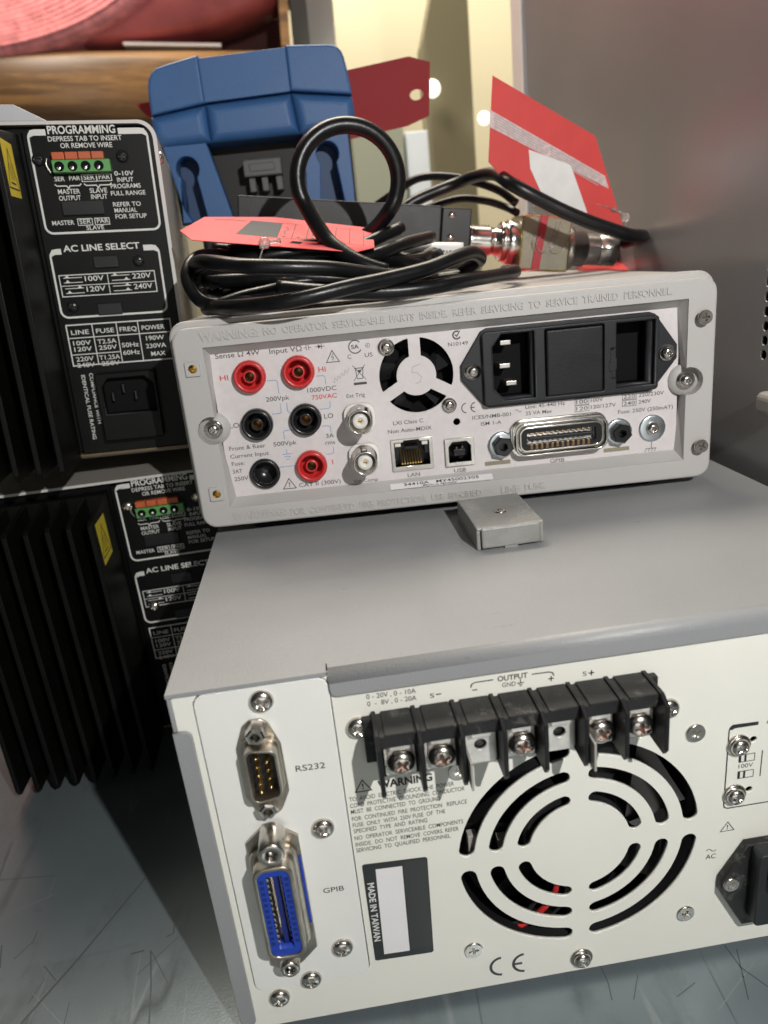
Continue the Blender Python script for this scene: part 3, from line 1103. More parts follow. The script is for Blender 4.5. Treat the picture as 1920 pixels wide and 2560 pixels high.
for q, y_, e_ in ((0.9, 0.0, 5.0), (0.45, 0.12, 5.4), (0.1, 0.45, 5.7), (0, 0.95, 5.8), (0, 7.0, 5.8)):
    ring = [b.bm.verts.new((x, y_, z)) for x, z in rrect(q, DW - q, q, DH - q, e_)]
    if prev:
        for i in range(len(ring)):
            j = (i + 1) % len(ring)
            f = b.bm.faces.new((prev[i], prev[j], ring[j], ring[i]))
            f.smooth = True
    prev = ring
# rim behind, a little larger
b.plate(rrect(-2.3, DW + 2.3, -0.8, 82.8, 7, 7), [rrect(3, DW - 3, 3, DH - 3, 3, 4)], 6.6, 21.0, bev=1.0)
# bosses and pockets for the side screws
for cx, cz in ((lx, lz), (rx_, rz_)):
    b.lathe((cx, 6.4, cz), [(6.5, 0), (6.2, 2.4), (0, 2.4)], '-y', 32)
# embossed warning text
tx = lambda s, x0, x1, z, h, bold=0.0: text(b, s, x0, z, x1, z, h, -0.001, bold + 0.01, depth=0.42)
tx('WARNING:', 10.9, 33.6, 75.0, 3.1, 0.02)
tx('NO  OPERATOR  SERVICEABLE  PARTS  INSIDE.  REFER  SERVICING  TO  SERVICE  TRAINED  PERSONNEL.', 35.5, 194.6, 75.2, 2.5, 0.015)
tx('WARNING:', 12.4, 34.5, 2.6, 3.1, 0.02)
tx('FOR  CONTINUED  FIRE  PROTECTION,  USE  SPECIFIED', 36.4, 116.0, 2.1, 2.5, 0.015)
tx('LINE  FUSE.', 124.2, 143.0, 2.2, 2.5, 0.015)
b.build('bezel', 'bezel', dmm)
b = MB()
b.stroke([(118.0 + 0.36 * k, 3.4 + 0.6 * math.sin(2 * PI * k / 10)) for k in range(11)], 0.5, -0.2)
b.build('sine_mark', 'bezel', dmm, recalc=False)
# recessed panel with the fan and socket openings
PY = 6.0
fcx, fcz = 93.2, 53.2
fh = []
for c_ in (30, 150, 270):
    P = circ(fcx, fcz, 15.0, 18, c_ - 51, c_ + 51) + circ(fcx, fcz, 8.0, 12, c_ + 43, c_ - 43)
    fh.append(P)
b = MB()
b.plate(rrect(12.2, 200.4, 10.2, 70.2, 0.5, 2), fh + [circ(108.3, 32.7, 1.5, 16), rrect(80.6, 97.0, 15.4, 27.4, 0), rrect(103.6, 113.4, 15.2, 25.2, 0), rrect(121.5, 188.8, 39.0, 66.6, 0)] + [circ(x_, z_, 4.6, 24) for x_, z_ in ((27.0, 59.4), (46.4, 59.4), (27.2, 40.2), (46.9, 40.2), (46.9, 20.8), (27.4, 19.5))], PY, PY + 1.0)
b.build('rear_panel', 'dmmpanel', dmm)
b = MB()
b.box(74, 116, 17, 17.8, 10, 72)
b.build('inner_wall', 'void', dmm)
b = MB()
b.lathe((fcx, 14.5, fcz), [(9, 0), (9, 5), (0, 5)], '-y', 24)
for q in range(5):
    t = 2 * PI * q / 5
    b.quad([(fcx + 8 * math.cos(t), 9.5, fcz + 8 * math.sin(t)), (fcx + 15 * math.cos(t + .2), 9.5, fcz + 15 * math.sin(t + .2)), (fcx + 15 * math.cos(t + 0.8), 14, fcz + 15 * math.sin(t + 0.8)), (fcx + 8 * math.cos(t + 0.7), 14, fcz + 8 * math.sin(t + 0.7))])
b.build('fan', 'blackgloss', dmm, recalc=False)


def jack(x, z, col, wide=False):
    j = empty('jack', (x, PY, z))
    j.parent = dmm
    k = MB()
    R = 6.25
    k.lathe((0, 0, 0), [(R + 0.25, 0), (R + 0.2, 1.2), (R, 2.8), (R - 0.5, 3.2), (R - 1.3, 3.1), (R - 1.7, 2.4), (R - 2.1, -5.5), (2.6, -5.6)], '-y', 36)
    k.lathe((0, 0, 0), [(2.6, -5.6), (2.6, 1.2), (2.3, 1.6), (1.9, 1.5)], '-y', 24)
    k.build('collar', col, j)
    k = MB()
    k.lathe((0, 0, 0), [(1.95, 1.4), (1.95, -5), (0, -5)], '-y', 20)
    k.build('contact', 'bronze', j)
    return j


jack(27.0, 59.4, 'red')
jack(46.4, 59.4, 'red')
jack(27.2, 40.2, 'blackgloss')
jack(46.9, 40.2, 'blackgloss')
jack(46.9, 20.8, 'red')
b = MB()
b.lathe((27.4, PY, 19.5), [(6.3, 0), (6.2, 1.6), (5.6, 2.0), (5.0, 1.8), (4.6, 0.6), (4.4, -6), (0, -6)], '-y', 36)
b.build('fuse_cap', 'blackgloss', dmm)
for x, z in ((68.7, 39.2), (69.0, 22.6)):
    n_ = empty('bnc_connector', (x, PY, z))
    n_.parent = dmm
    b = MB()
    b.plate(rrect(-6.4, 6.4, -6.6, 5.4, [4, 4, 4.5, 4.5]), [], -2.4, 0, bev=0.4)
    b.build('insulator', 'whiteplastic', n_)
    b = MB()
    b.lathe((0, 0, 0), [(5.2, 2.3), (5.2, 4.0), (4.85, 4.2), (4.85, 14.2), (4.6, 14.5), (4.2, 14.4), (4.1, 13.0), (4.1, 6), (0, 6)], '-y', 32)
    b.box(-1, 1, -12.2, -10.2, 4.6, 5.7, 0.3)
    b.build('shell', 'chrome', n_)
    b = MB()
    b.lathe((0, 0, 0), [(2.9, 6), (2.9, 13.0), (0.8, 13.0), (0.8, 8), (0, 8)], '-y', 24)
    b.build('dielectric', 'whiteplastic', n_)
    b = MB()
    b.lathe((0, 0, 0), [(0.75, 8.0), (0.75, 12.6), (0.45, 12.8), (0.4, 9)], '-y', 14)
    b.build('contact', 'gold', n_)

# LAN socket
ln = empty('lan_socket')
ln.parent = dmm
b = MB()
b.plate(rrect(80.2, 97.5, 14.4, 28.0, 0.2, 1), [[(81.6, 16.4), (96.1, 16.4), (96.1, 26.6), (92.0, 26.6), (92.0, 27.3), (85.6, 27.3), (85.6, 26.6), (81.6, 26.6)]], PY - 0.9, PY + 0.1, bev=0.15)
b.build('frame', 'chrome', ln)
b = MB()
b.box(81.2, 96.5, PY + 6.4, PY + 7, 15.6, 27.4)
b.box(81.4, 83.3, PY + 0.5, PY + 6.4, 21.0, 27.0)
b.box(94.3, 96.2, PY + 0.5, PY + 6.4, 21.0, 27.0)
b.box(86.0, 91.6, PY + 0.5, PY + 4.4, 23.4, 24.4)
b.build('cavity', 'black', ln)
for i in range(8):
    b = MB()
    x = 84.3 + i * 1.12
    b.prism([(PY + 1.0, 17.4), (PY + 6.2, 22.4), (PY + 6.2, 21.8), (PY + 1.0, 16.8)], x, x + 0.55, 0, 'yz')
    b.build('contact', 'gold', ln)
b = MB()
b.box(82.0, 84.4, PY + 0.3, PY + 1.2, 24.6, 26.4, 0.2)
b.box(93.2, 95.6, PY + 0.3, PY + 1.2, 24.6, 26.4, 0.2)
b.build('light_window', 'whiteplastic', ln)
# USB socket
ub = empty('usb_socket')
ub.parent = dmm
b = MB()
b.plate(rrect(102.5, 114.8, 14.3, 26.1, 0.3, 1), [[(104.0, 16.0), (113.3, 16.0), (113.3, 22.6), (111.6, 24.6), (105.7, 24.6), (104.0, 22.6)]], PY - 1.4, PY + 0.1, bev=0.15)
b.build('frame', 'chrome', ub)
b = MB()
b.box(103.6, 113.7, PY + 7.6, PY + 8.2, 15.2, 25.2)
b.box(106.2, 111.0, PY - 0.4, PY + 7.6, 18.4, 21.2, 0.2)
b.build('tongue', 'black', ub)
b = MB()
b.lathe((107.4, PY - 0.4, 22.0), [(0.4, -1), (0.4, 0.3), (0, 0.4)], '-y', 10)
b.lathe((109.8, PY - 0.4, 22.0), [(0.4, -1), (0.4, 0.3), (0, 0.4)], '-y', 10)
b.build('contact', 'chrome', ub)

# mains inlet with fuse holder and voltage selector
fi = empty('power_inlet')
fi.parent = dmm
b = MB()
b.plate([(122.0, 69.0), (187.5, 69.0), (190.0, 68.0), (199.2, 55.2), (199.2, 49.8), (189.8, 38.2), (187.4, 37.3), (121.8, 37.3), (119.6, 38.4), (111.0, 49.6), (111.0, 55.4), (119.6, 67.9)],
        [rrect(121.5, 188.8, 39.0, 66.6, 0)], PY - 1.6, PY - 0.05, bev=0.4)
b.build('flange', 'dgrey', fi)
b = MB()
sel = [(173.4, 66.2), (189.0, 66.2), (189.0, 40.6), (173.4, 40.6), (173.4, 44.6), (171.6, 44.6), (171.6, 47.5), (170.6, 47.5), (170.6, 51.0), (171.2, 51.0), (171.2, 56.5), (173.4, 56.5)]
b.plate(rrect(119.6, 190.6, 38.4, 67.7, 1.6), [[(123.4, 44.6), (127.4, 40.2), (140.4, 40.2), (140.4, 66.4), (127.4, 66.4), (123.4, 61.6)], sel, rrect(144.6, 168.4, 40.0, 66.4, 0.6, 2)], PY - 4.2, PY - 1.4, bev=0.45)
b.plate(rrect(121.7, 188.6, 39.2, 66.4, 0.2, 1), [[(124.0, 44.8), (127.8, 40.6), (140.0, 40.6), (140.0, 66.0), (127.8, 66.0), (124.0, 61.4)], [(174, 65.8), (188.2, 65.8), (188.2, 41.0), (174, 41.0)], rrect(145.0, 168.0, 40.2, 66.0, 0.6, 2)], PY - 1.5, PY + 9.4)
b.build('housing', 'dgrey', fi)
b = MB()
b.box(120.5, 190, PY + 9.5, PY + 10, 38, 67.5)
b.build('socket_floor', 'void', fi)
b = MB()
b.box(145.1, 167.9, PY - 4.6, PY + 2.4, 39.9, 65.9, 0.7)
b.build('fuse_drawer', 'black', fi)
for x, z in ((128.6, 62.5), (128.0, 53.4), (130.4, 46.2)):
    b = MB()
    b.box(x - 1.0, x + 3.4, PY + 0.2, PY + 9.4, z - 0.9, z + 0.9, 0.25)
    b.build('pin', 'dullsteel', fi)
b = MB()
b.box(171.0, 173.2, PY - 1.0, PY + 9.4, 44.0, 56.0, 0.3)
b.box(171.4, 175.0, PY - 0.4, PY + 9.4, 47.5, 52.0, 0.3)
b.build('selector_latch', 'dgrey', fi)
screw(fi, 'torxw', 115.6, 52.6, PY - 1.7, 0.2, 1.0)
screw(fi, 'torxw', 194.8, 52.4, PY - 1.7, 0.7, 1.0)
# GPIB port
gd = empty('bus_connector')
gd.parent = dmm
b = MB()
b.plate(rrect(131.0, 169.4, 16.4, 30.2, 4.2, 6), [rrect(132.0, 168.4, 17.3, 29.3, 3.6, 6)], PY - 6.4, PY, bev=0.35)
b.plate(rrect(129.8, 170.6, 15.3, 31.0, 5, 6), [], PY - 1.4, PY - 0.1, bev=0.4)
b.plate(rrect(132.8, 167.6, 18.0, 28.5, 3.2, 6), [rrect(133.6, 166.8, 18.8, 27.7, 2.6, 6)], PY - 5.8, PY - 1, bev=0.2)
b.build('shell', 'chrome', gd)
b = MB()
b.plate(rrect(133.4, 167.0, 18.5, 27.9, 2.6, 6), [rrect(136.0, 164.6, 20.5, 25.9, 0.6)], PY - 5.2, PY - 0.6)
b.box(135, 165.6, PY - 0.9, PY - 0.5, 19.5, 26.9)
b.build('insulator', 'black', gd)
for i in range(12):
    b = MB()
    x = 137.2 + i * 2.16
    b.box(x, x + 1.1, PY - 5.0, PY - 1, 24.9, 25.8, 0.2)
    b.box(x, x + 1.1, PY - 5.4, PY - 4.9, 19.0, 21.1, 0.15)
    b.build('contact', 'bronze', gd)
b = MB()
b.box(137, 163.6, PY - 4.2, PY - 0.8, 22.3, 23.7, 0.2)
b.build('tongue', 'black', gd)
for x, z in ((126.2, 21.2), (175.6, 21.6)):
    b = MB()
    b.lathe((x, PY, z), [(5.6, 0), (5.6, 0.9), (4.8, 1.1), (3, 1.1)], '-y', 32)
    b.build('washer', 'zinc', gd)
    standoff(gd, x, z, PY - 1.0, 4.3, 4.6, 1.7, True, 'hex_nut', 'steel_dark' if False else 'blackgloss')
# ground screw, fan screws, side screws
b = MB()
b.lathe((190.0, PY, 21.6), [(5.7, 0), (5.6, 0.7), (5.0, 0.9), (2.5, 0.9)], '-y', 32)
b.build('washer', 'zinc', dmm)
screw(dmm, 'torx', 190.0, 21.6, PY - 0.9, 0.4, 1.05)
screw(dmm, 'torxw', 82.0, 65.4, PY, 0.5, 1.0)
screw(dmm, 'torxw', 105.6, 39.8, PY, 0.1, 0.92)
screw(dmm, 'torxw', lx, lz, 3.9, 0.3, 1.1)
screw(dmm, 'torxw', rx_, rz_, 3.9, 0.8, 1.12)
for x, z, rz in ((206.7, 65.4, 0.2), (207.2, 13.8, 0.7)):
    b = MB()
    b.lathe((x, 0, z), [(2.0, -0.5), (2.0, 2.6)], '-y', 16)
    b.build('screw_shank', 'steel_dark', dmm)
    screw(dmm, 'side', x, z, -2.4, rz, 0.92)
for x, z in ((6.5, 65.0), (7.5, 14.5)):
    b = MB()
    b.plate(rrect(x - 2.8, x + 2.8, z - 2.8, z + 2.8, 0.2, 1), [circ(x, z, 1.65, 18)], -0.9, 0.05, bev=0.12)
    q = b.build('threaded_insert', 'bezel', dmm)
    b = MB()
    b.lathe((x, 0, z), [(1.65, 0.8), (1.6, -3.4), (0, -3.4)], '-y', 18)
    b.build('brass_bush', 'brass', q)
for x0, x1, z in ((119.0, 129.8, 13.6), (169.6, 180.5, 14.0)):
    b = MB()
    b.box(x0, x1, PY - 0.08, PY + 0.3, z - 0.85, z + 0.85)
    b.build('slot', 'khaki', dmm)
b = MB()
sm = lambda x, t, q=0.12: (x, 0.15 + 3.4 * t - q * 0.45, 8.12 + 1.72 * t + q * 0.9)
b.quad([sm(78.4, 0.02), sm(121.2, 0.06), sm(121.2, 1.0), sm(78.4, 0.96)])
sl = b.build('serial_label', 'white', dmm, recalc=False)
b = MB()
text(b, '34410A   MY45002305', 84.0, 0.42, 115.5, 0.46, 0.42, 0, 0.012, mk=lambda x, t, q=0: sm(x, t, 0.2))
text(b, 'Made in Malaysia', 92.0, 0.12, 106.0, 0.14, 0.2, 0, 0.02, mk=lambda x, t, q=0: sm(x, t, 0.2))
b.build('lettering', 'ink', sl, recalc=False)

# printed text on the multimeter panel
Y = PY - 0.06


def panel_text(items, name, m_, bold=0.0):
    global b
    b = MB()
    for it in items:
        s, x0, z0, x1, h = it[:5]
        text(b, s, x0, z0, x1, z0, h, Y, it[5] if len(it) > 5 else max(bold, 0.004))
    return b


panel_text([('Sense Ω 4W', 14.6, 67.5, 32.2, 1.95), ('Input VΩ', 36.0, 67.3, 48.8, 1.95), ('200Vpk', 32.0, 48.8, 41.4, 1.75), ('1000VDC', 48.9, 50.7, 60.6, 1.75), ('LO', 15.9, 39.6, 19.8, 1.9),
            ('LO', 54.4, 39.6, 58.1, 1.9), ('3A', 54.2, 31.6, 57.4, 1.7), ('rms', 53.6, 28.8, 57.6, 1.7), ('500Vpk', 32.4, 30.3, 41.9, 1.75), ('Front & Rear', 14.3, 30.4, 29.1, 1.65),
            ('Current Input', 14.2, 27.1, 30.0, 1.65), ('Fuse:', 14.3, 24.0, 19.6, 1.6), ('3AT', 14.2, 20.7, 18.2, 1.65), ('250V', 14.4, 17.5, 20.2, 1.65), ('CAT II (300V)', 40.6, 12.0, 58.0, 1.7),
            ('C', 66.4, 62.4, 67.9, 1.6), ('US', 73.3, 62.4, 76.4, 1.6), ('Ext Trig', 64.3, 47.0, 71.7, 1.5), ('Vm Comp', 63.4, 11.3, 73.6, 1.4), ('N10149', 106.7, 63.3, 114.7, 1.45),
            ('LXI Class C', 82.1, 34.0, 94.5, 1.55), ('Non Auto-MDIX', 79.6, 30.7, 97.7, 1.55), ('LAN', 86.2, 11.5, 91.4, 1.6), ('USB', 105.8, 11.3, 110.9, 1.6), ('GPIB', 146.6, 11.2, 152.8, 1.5),
            ('ICES/NMB-001', 114.8, 32.9, 130.8, 1.5), ('ISM 1-A', 118.2, 30.0, 126.7, 1.5), ('Line: 45-440 Hz', 136.9, 35.1, 153.4, 1.5), ('25 VA Max', 136.9, 32.4, 147.9, 1.5),
            ('100', 158.1, 34.95, 162.9, 1.5), ('120', 158.1, 32.15, 162.9, 1.5), ('100V', 164.2, 35.1, 169.3, 1.5), ('120/127V', 164.2, 32.3, 174.7, 1.5), ('220', 177.9, 35.1, 182.7, 1.5),
            ('240', 177.9, 32.3, 182.7, 1.5), ('220/230V', 184.2, 35.2, 194.8, 1.5), ('240V', 184.2, 32.4, 189.3, 1.5), ('Fuse: 250V (250mAT)', 175.6, 29.0, 198.8, 1.5),
            ('SA', 68.2, 66.1, 71.3, 1.5, 0.02), ('R', 74.4, 66.5, 75.1, 0.7)], 'x', 'ink')
for q in ((157.6, 34.5), (157.6, 31.7), (177.4, 34.7), (177.4, 31.9)):
    b.stroke([(q[0], q[1]), (q[0] + 5.8, q[1]), (q[0] + 5.8, q[1] + 2.45), (q[0], q[1] + 2.45)], 0.2, Y, True)
b.stroke(circ(69.8, 66.8, 2.5, 22, 40, 330), 0.42, Y)
b.stroke(circ(74.75, 66.9, 0.85, 16), 0.14, Y, True)
b.stroke([(57.9, 61.8), (63.0, 61.8), (60.5, 66.3)], 0.32, Y, True)
b.stroke([(60.8, 65.1), (60.1, 63.7), (60.9, 63.7), (60.3, 62.4)], 0.22, Y)
b.stroke([(34.0, 11.9), (39.3, 11.9), (36.7, 16.2)], 0.34, Y, True)
text(b, '!', 36.4, 12.6, 36.9, 12.6, 2.1, Y, 0.02)
# capacitor and diode signs
for x in (50.6, 51.5):
    b.stroke([(x, 67.3), (x, 69.3)], 0.24, Y)
b.stroke([(49.6, 68.3), (50.6, 68.3)], 0.22, Y)
b.stroke([(51.5, 68.3), (52.6, 68.3)], 0.22, Y)
b.stroke([(54.0, 68.3), (57.9, 68.3)], 0.22, Y)
b.sheet([(55.2, 67.4), (56.5, 68.3), (55.2, 69.2)], Y)
b.stroke([(56.6, 67.3), (56.6, 69.3)], 0.26, Y)
# crossed bin
b.stroke([(68.6, 58.4), (72.4, 58.4)], 0.3, Y)
b.stroke([(69.0, 58.2), (69.4, 54.2), (71.6, 54.2), (72.0, 58.2)], 0.28, Y)
b.stroke([(67.9, 59.6), (73.0, 53.6)], 0.24, Y)
b.stroke([(73.0, 59.6), (67.9, 53.6)], 0.24, Y)
b.stroke([(69.9, 57.2), (71.2, 57.2)], 0.9, Y)
b.sheet([(67.8, 51.8), (73.0, 51.8), (73.0, 52.8), (67.8, 52.8)], Y)
# tick mark in a circle, CE, mains sine, earth sign
b.stroke(circ(110.4, 67.4, 1.5, 18, 60, 330), 0.62, Y)
b.stroke([(109.7, 67.7), (110.4, 66.9), (111.7, 69.0)], 0.45, Y)
b.stroke(circ(112.6, 38.0, 1.95, 14, 95, 265), 0.42, Y)
b.stroke(circ(116.4, 38.0, 1.95, 14, 95, 265), 0.42, Y)
b.stroke([(114.5, 38.0), (116.0, 38.0)], 0.4, Y)
b.stroke([(132.6 + 0.27 * k, 34.6 + 0.55 * math.sin(2 * PI * k / 10)) for k in range(11)], 0.22, Y)
b.stroke([(190.0, 15.8), (190.0, 12.9)], 0.24, Y)
b.stroke([(187.6, 12.9), (192.0, 12.9)], 0.24, Y)
for x in (187.9, 189.3, 190.7, 192.0):
    b.stroke([(x, 12.9), (x - 0.7, 11.5)], 0.22, Y)
b.build('printed_markings', 'inkgrey', dmm, recalc=False)
panel_text([('HI', 15.1, 58.9, 18.4, 1.95), ('HI', 54.3, 58.4, 57.2, 1.95), ('750VAC', 50.3, 47.7, 60.5, 1.75), ('I', 55.4, 20.4, 55.8, 1.9)], 'x', 'inkred', 0.01)
b.build('red_markings', 'inkred', dmm, recalc=False)
b = MB()
for P in ([(33.4, 57.0), (36.7, 57.0), (37.5, 56.4), (37.5, 51.6)], [(37.4, 47.6), (37.4, 44.0), (36.8, 43.6), (33.6, 43.6)], [(40.0, 47.6), (40.0, 44.2), (40.8, 43.4), (43.0, 43.4)],
          [(53.2, 56.9), (56.0, 56.9), (56.6, 56.2), (56.6, 53.4)], [(57.4, 46.6), (57.4, 44.4), (56.6, 43.6), (53.0, 43.6)], [(53.0, 36.6), (55.6, 36.6), (56.4, 36.0), (56.4, 33.8)],
          [(41.2, 36.4), (38.0, 36.4), (37.2, 35.8), (37.2, 33.0)], [(56.6, 27.6), (56.6, 25.4), (56.0, 24.8), (53.4, 24.8)], [(33.6, 21.4), (40.8, 21.4)],
          [(37.4, 28.6), (37.4, 26.6)], [(35.4, 26.6), (39.4, 26.6)], [(36.0, 25.5), (38.8, 25.5)], [(36.7, 24.4), (38.1, 24.4)]):
    b.stroke(P, 0.26, Y + 0.01)
b.build('blue_markings', 'inkblue', dmm, recalc=False)
b = MB()
b.stroke([(95.0, 57.6), (91.8, 56.6), (91.4, 54.6), (93.6, 54.2), (95.2, 52.4), (94.4, 50.4), (92.6, 50.0)], 0.3, Y)
b.stroke([(59.6, 54.2), (60.2, 53.6), (60.4, 55.4), (61.4, 54.4), (61.8, 56.2), (62.6, 55.2), (63.4, 57.0), (64.2, 56.0), (64.9, 58.2), (65.6, 56.8), (66.6, 59.0)], 0.25, Y)
b.build('pencil_marks', 'pencil', dmm, recalc=False)

# ------------------------------------------------------------------ two black power supplies with heat sinks
A_ = math.radians(2.6)
PVX, PVZ = -35.0, 226.0
ca, sa = math.cos(A_), math.sin(A_)


def U(x, z):
    """measured point on the upper panel (mm, world) -> panel coordinates about the pivot"""
    dx, dz_ = x - PVX, z - PVZ
    return (dx * ca - dz_ * sa, dx * sa + dz_ * ca)


blk = empty('black_power_supply', (PVX, 175, PVZ), 'upper black power supply with finned heat sink and legible white lettering, stacked on its twin', 'power supply', 'black power supplies stacked at the left', rot=(0, A_, math.radians(6.5)))
TOPZ = 70.6
BOTZ = -69.5
LX, RX = -25.0, 27.6
b = MB()
b.box(-95, RX - 0.8, 3, 260, BOTZ + 1, TOPZ - 1)
b.build('chassis', 'blackpaint', blk)
b = MB()
b.plate(rrect(LX, RX - 0.9, BOTZ + 0.4, TOPZ - 3, [3, 0, 0, 0]), [], 0, 3, bev=0.2)
b.build('rear_panel', 'blackpaint', blk)
b = MB()
outer = rrect(-95, RX + 0.6, BOTZ - 4, TOPZ, [7, 0, 0, 0], 8)
inner = rrect(-96, RX - 0.9, BOTZ - 5, TOPZ - 1.3, [6, 0, 0, 0], 8)
i0 = outer[:9]
i1 = inner[:9]
ring_o = [(RX + 0.6, BOTZ + 2)] + i0 + [(-95, TOPZ)]
ring_i = [(RX - 0.9, BOTZ + 2)] + i1 + [(-95, TOPZ - 1.3)]
b.prism(ring_o + ring_i[::-1], -1.2, 258)
b.box(-60, RX - 1, 20, 120, BOTZ - 6, BOTZ + 0.5)
b.build('cover', 'greysheet', blk)
b = MB()
b.prism([(RX + 0.62, BOTZ + 2)] + i0 + [(-95, TOPZ + 0.02), (-95, TOPZ - 1.1)] + [(x - 0.1, z) for x, z in i1[::-1]] + [(RX - 0.75, BOTZ + 2)], -1.35, -1.15)
b.build('bare_edge', 'postwhite', blk)
b = MB()
b.box(-60, RX, -1.0, 22, BOTZ - 0.9, BOTZ + 0.3, 0.2)
b.build('base_edge', 'dullbrass', blk)
# folded sheet on the top left
b = MB()
b.prism([(-95, TOPZ), (-14, TOPZ), (-26, TOPZ + 6.2), (-95, TOPZ + 6.2)], -1.2, 60, 0.4)
b.build('top_fold', 'foldgrey', blk)
# heat sink and fins
b = MB()
b.box(-92, LX - 2.6, -6, 0, BOTZ - 1, TOPZ - 5)
hs = b.build('heat_sink', 'fin', blk)
for i in range(8):
    b = MB()
    x = LX - 2.6 - i * 9.0
    b.prism([(0, TOPZ - 4.5), (-36, TOPZ - 8.5), (-38, TOPZ - 10), (-38, BOTZ + 2), (-36.5, BOTZ - 1.0), (0, BOTZ - 2)], x - 1.15, x + 1.15, 0.45, 'yz')
    b.build('fin', 'fin', hs)
# yellow hot-surface sticker on the end fin
b = MB()
xs = LX - 2.6 + 1.2
b.bm.faces.new([b.bm.verts.new((xs, y_, z)) for y_, z in ((-33.5, 59.6), (-16.5, 59.8), (-16.0, 40.2), (-33.0, 39.6))])
st = b.build('hazard_sticker', 'yellow', blk, recalc=False)
b = MB()
sk = lambda x, z: (xs + 0.08, x, z)
b.stroke([(-32.0, 42.8), (-17.5, 43.0), (-25.0, 57.0)], 0.55, 0, True, mk=sk)
for q in (-27.2, -25.0, -22.8):
    b.stroke([(q + 0.5 * math.sin(k * 0.9), 46.0 + k * 0.75) for k in range(9)], 0.4, 0, mk=sk)
b.stroke([(-28.5, 44.8), (-21.5, 44.8)], 0.6, 0, mk=sk)
b.build('hazard_symbol', 'ink', st, recalc=False)

# white print
b = MB()
Y = -0.08


def UT(s, x0, z0, x1, z1, h, bold=0.01):
    p, q = U(x0, z0), U(x1, z1)
    m_ = (p[1] + q[1]) / 2
    text(b, s, p[0], m_, q[0], m_, h, Y, bold)


def frame(tl, br, notch0, notch1, r=3.0):
    x0, z1 = tl
    x1, z0 = br
    P = rrect(x0, x1, z0, z1, r, 5)
    # open at the top between notch0 and notch1
    path = [(notch0, z1)] + P[6:] + P[:6] + [(notch1, z1)]
    b.stroke(path, 0.85, Y)
    b.prism([(x0 - 0.35, z1 - 2.6), (x0 - 0.3, z1 - r), (x0 + r * 0.3, z1 + 0.1), (x0 + r, z1 + 0.4), (notch0, z1 + 0.4), (notch0, z1 - 1.9), (x0 + r * 0.7, z1 - 1.9)], Y - 0.02, Y)
    b.prism([(x1 + 0.35, z1 - 2.6), (x1 + 0.3, z1 - r), (x1 - r * 0.3, z1 + 0.1), (x1 - r, z1 + 0.4), (notch1, z1 + 0.4), (notch1, z1 - 1.9), (x1 - r * 0.7, z1 - 1.9)], Y - 0.02, Y)


p0, p1 = U(-55.3, 295.3), U(-12.2, 252.8)
frame((p0[0] + 0.6, p0[1] - 0.9), (24.4, p1[1]), U(-47.8, 292)[0], U(-19.2, 292)[0])
p0, p1 = U(-58.0, 248.6), U(-14.2, 217.9)
frame((p0[0] + 0.9, p0[1] - 0.4), (22.2, p1[1]), U(-52.4, 248)[0], U(-18.2, 247)[0])
UT('PROGRAMMING', -47.0, 292.4, -20.2, 291.7, 2.9, 0.02)
UT('DEPRESS TAB TO INSERT', -47.5, 289.7, -18.2, 288.8, 1.8)
UT('OR REMOVE WIRE', -43.2, 287.0, -22.6, 286.3, 1.8)
UT('SER', -48.5, 274.8, -44.4, 274.7, 1.75)
UT('PAR', -42.6, 274.7, -38.2, 274.6, 1.75)
UT('SER', -36.8, 274.5, -32.4, 274.4, 1.7)
UT('PAR', -30.7, 274.3, -26.2, 274.2, 1.7)
UT('MASTER', -48.2, 269.8, -39.4, 269.5, 1.8)
UT('OUTPUT', -48.4, 267.3, -39.6, 266.9, 1.8)
UT('SLAVE', -35.5, 269.3, -28.4, 269.0, 1.8)
UT('INPUT', -35.4, 266.9, -28.8, 266.6, 1.8)
UT('0-10V', -24.1, 275.2, -16.2, 274.9, 1.7)
UT('INPUT', -23.5, 272.7, -16.8, 272.4, 1.7)
UT('PROGRAMS', -26.6, 270.4, -14.3, 269.8, 1.7)
UT('FULL RANGE', -27.1, 267.6, -12.9, 267.0, 1.7)
UT('REFER TO', -27.2, 263.2, -15.7, 262.7, 1.7)
UT('MANUAL', -27.1, 260.8, -17.8, 260.4, 1.7)
UT('FOR SETUP', -27.2, 258.3, -14.2, 257.8, 1.7)
UT('MASTER', -53.4, 257.9, -44.5, 257.5, 1.75)
UT('SER', -42.3, 257.6, -37.6, 257.4, 1.7)
UT('PAR', -35.2, 257.3, -30.4, 257.1, 1.7)
UT('SLAVE', -40.1, 254.9, -32.8, 254.6, 1.7)
UT('AC LINE SELECT', -51.5, 246.8, -19.7, 245.8, 2.5, 0.02)
for x0, z0 in ((-37.6, 273.9), (-31.5, 273.7), (-43.0, 257.0), (-36.0, 256.7)):
    p = U(x0, z0)
    b.stroke([(p[0], p[1]), (p[0] + 5.9, p[1]), (p[0] + 5.9, p[1] + 2.6), (p[0], p[1] + 2.6)], 0.28, Y, True)
for x0, x1, z in ((-48.8, -38.2, 273.6), (-37.1, -26.0, 273.0)):
    p, q = U(x0, z), U(x1, z - 0.4)
    m_ = (p[0] + q[0]) / 2
    z_ = (p[1] + q[1]) / 2
    b.stroke([(p[0], z_), (p[0] + 0.8, z_ - 0.7), (m_ - 0.7, z_ - 0.7), (m_, z_ - 1.7), (m_ + 0.7, z_ - 0.7), (q[0] - 0.8, z_ - 0.7), (q[0], z_)], 0.42, Y)
p0, p1 = U(-55.7, 237.6), U(-16.0, 226.9)
b.stroke([(p0[0], p0[1]), (p1[0], p0[1]), (p1[0], p1[1]), (p0[0], p1[1])], 0.4, Y, True)
mx_ = (p0[0] + p1[0]) / 2
mz_ = (p0[1] + p1[1]) / 2
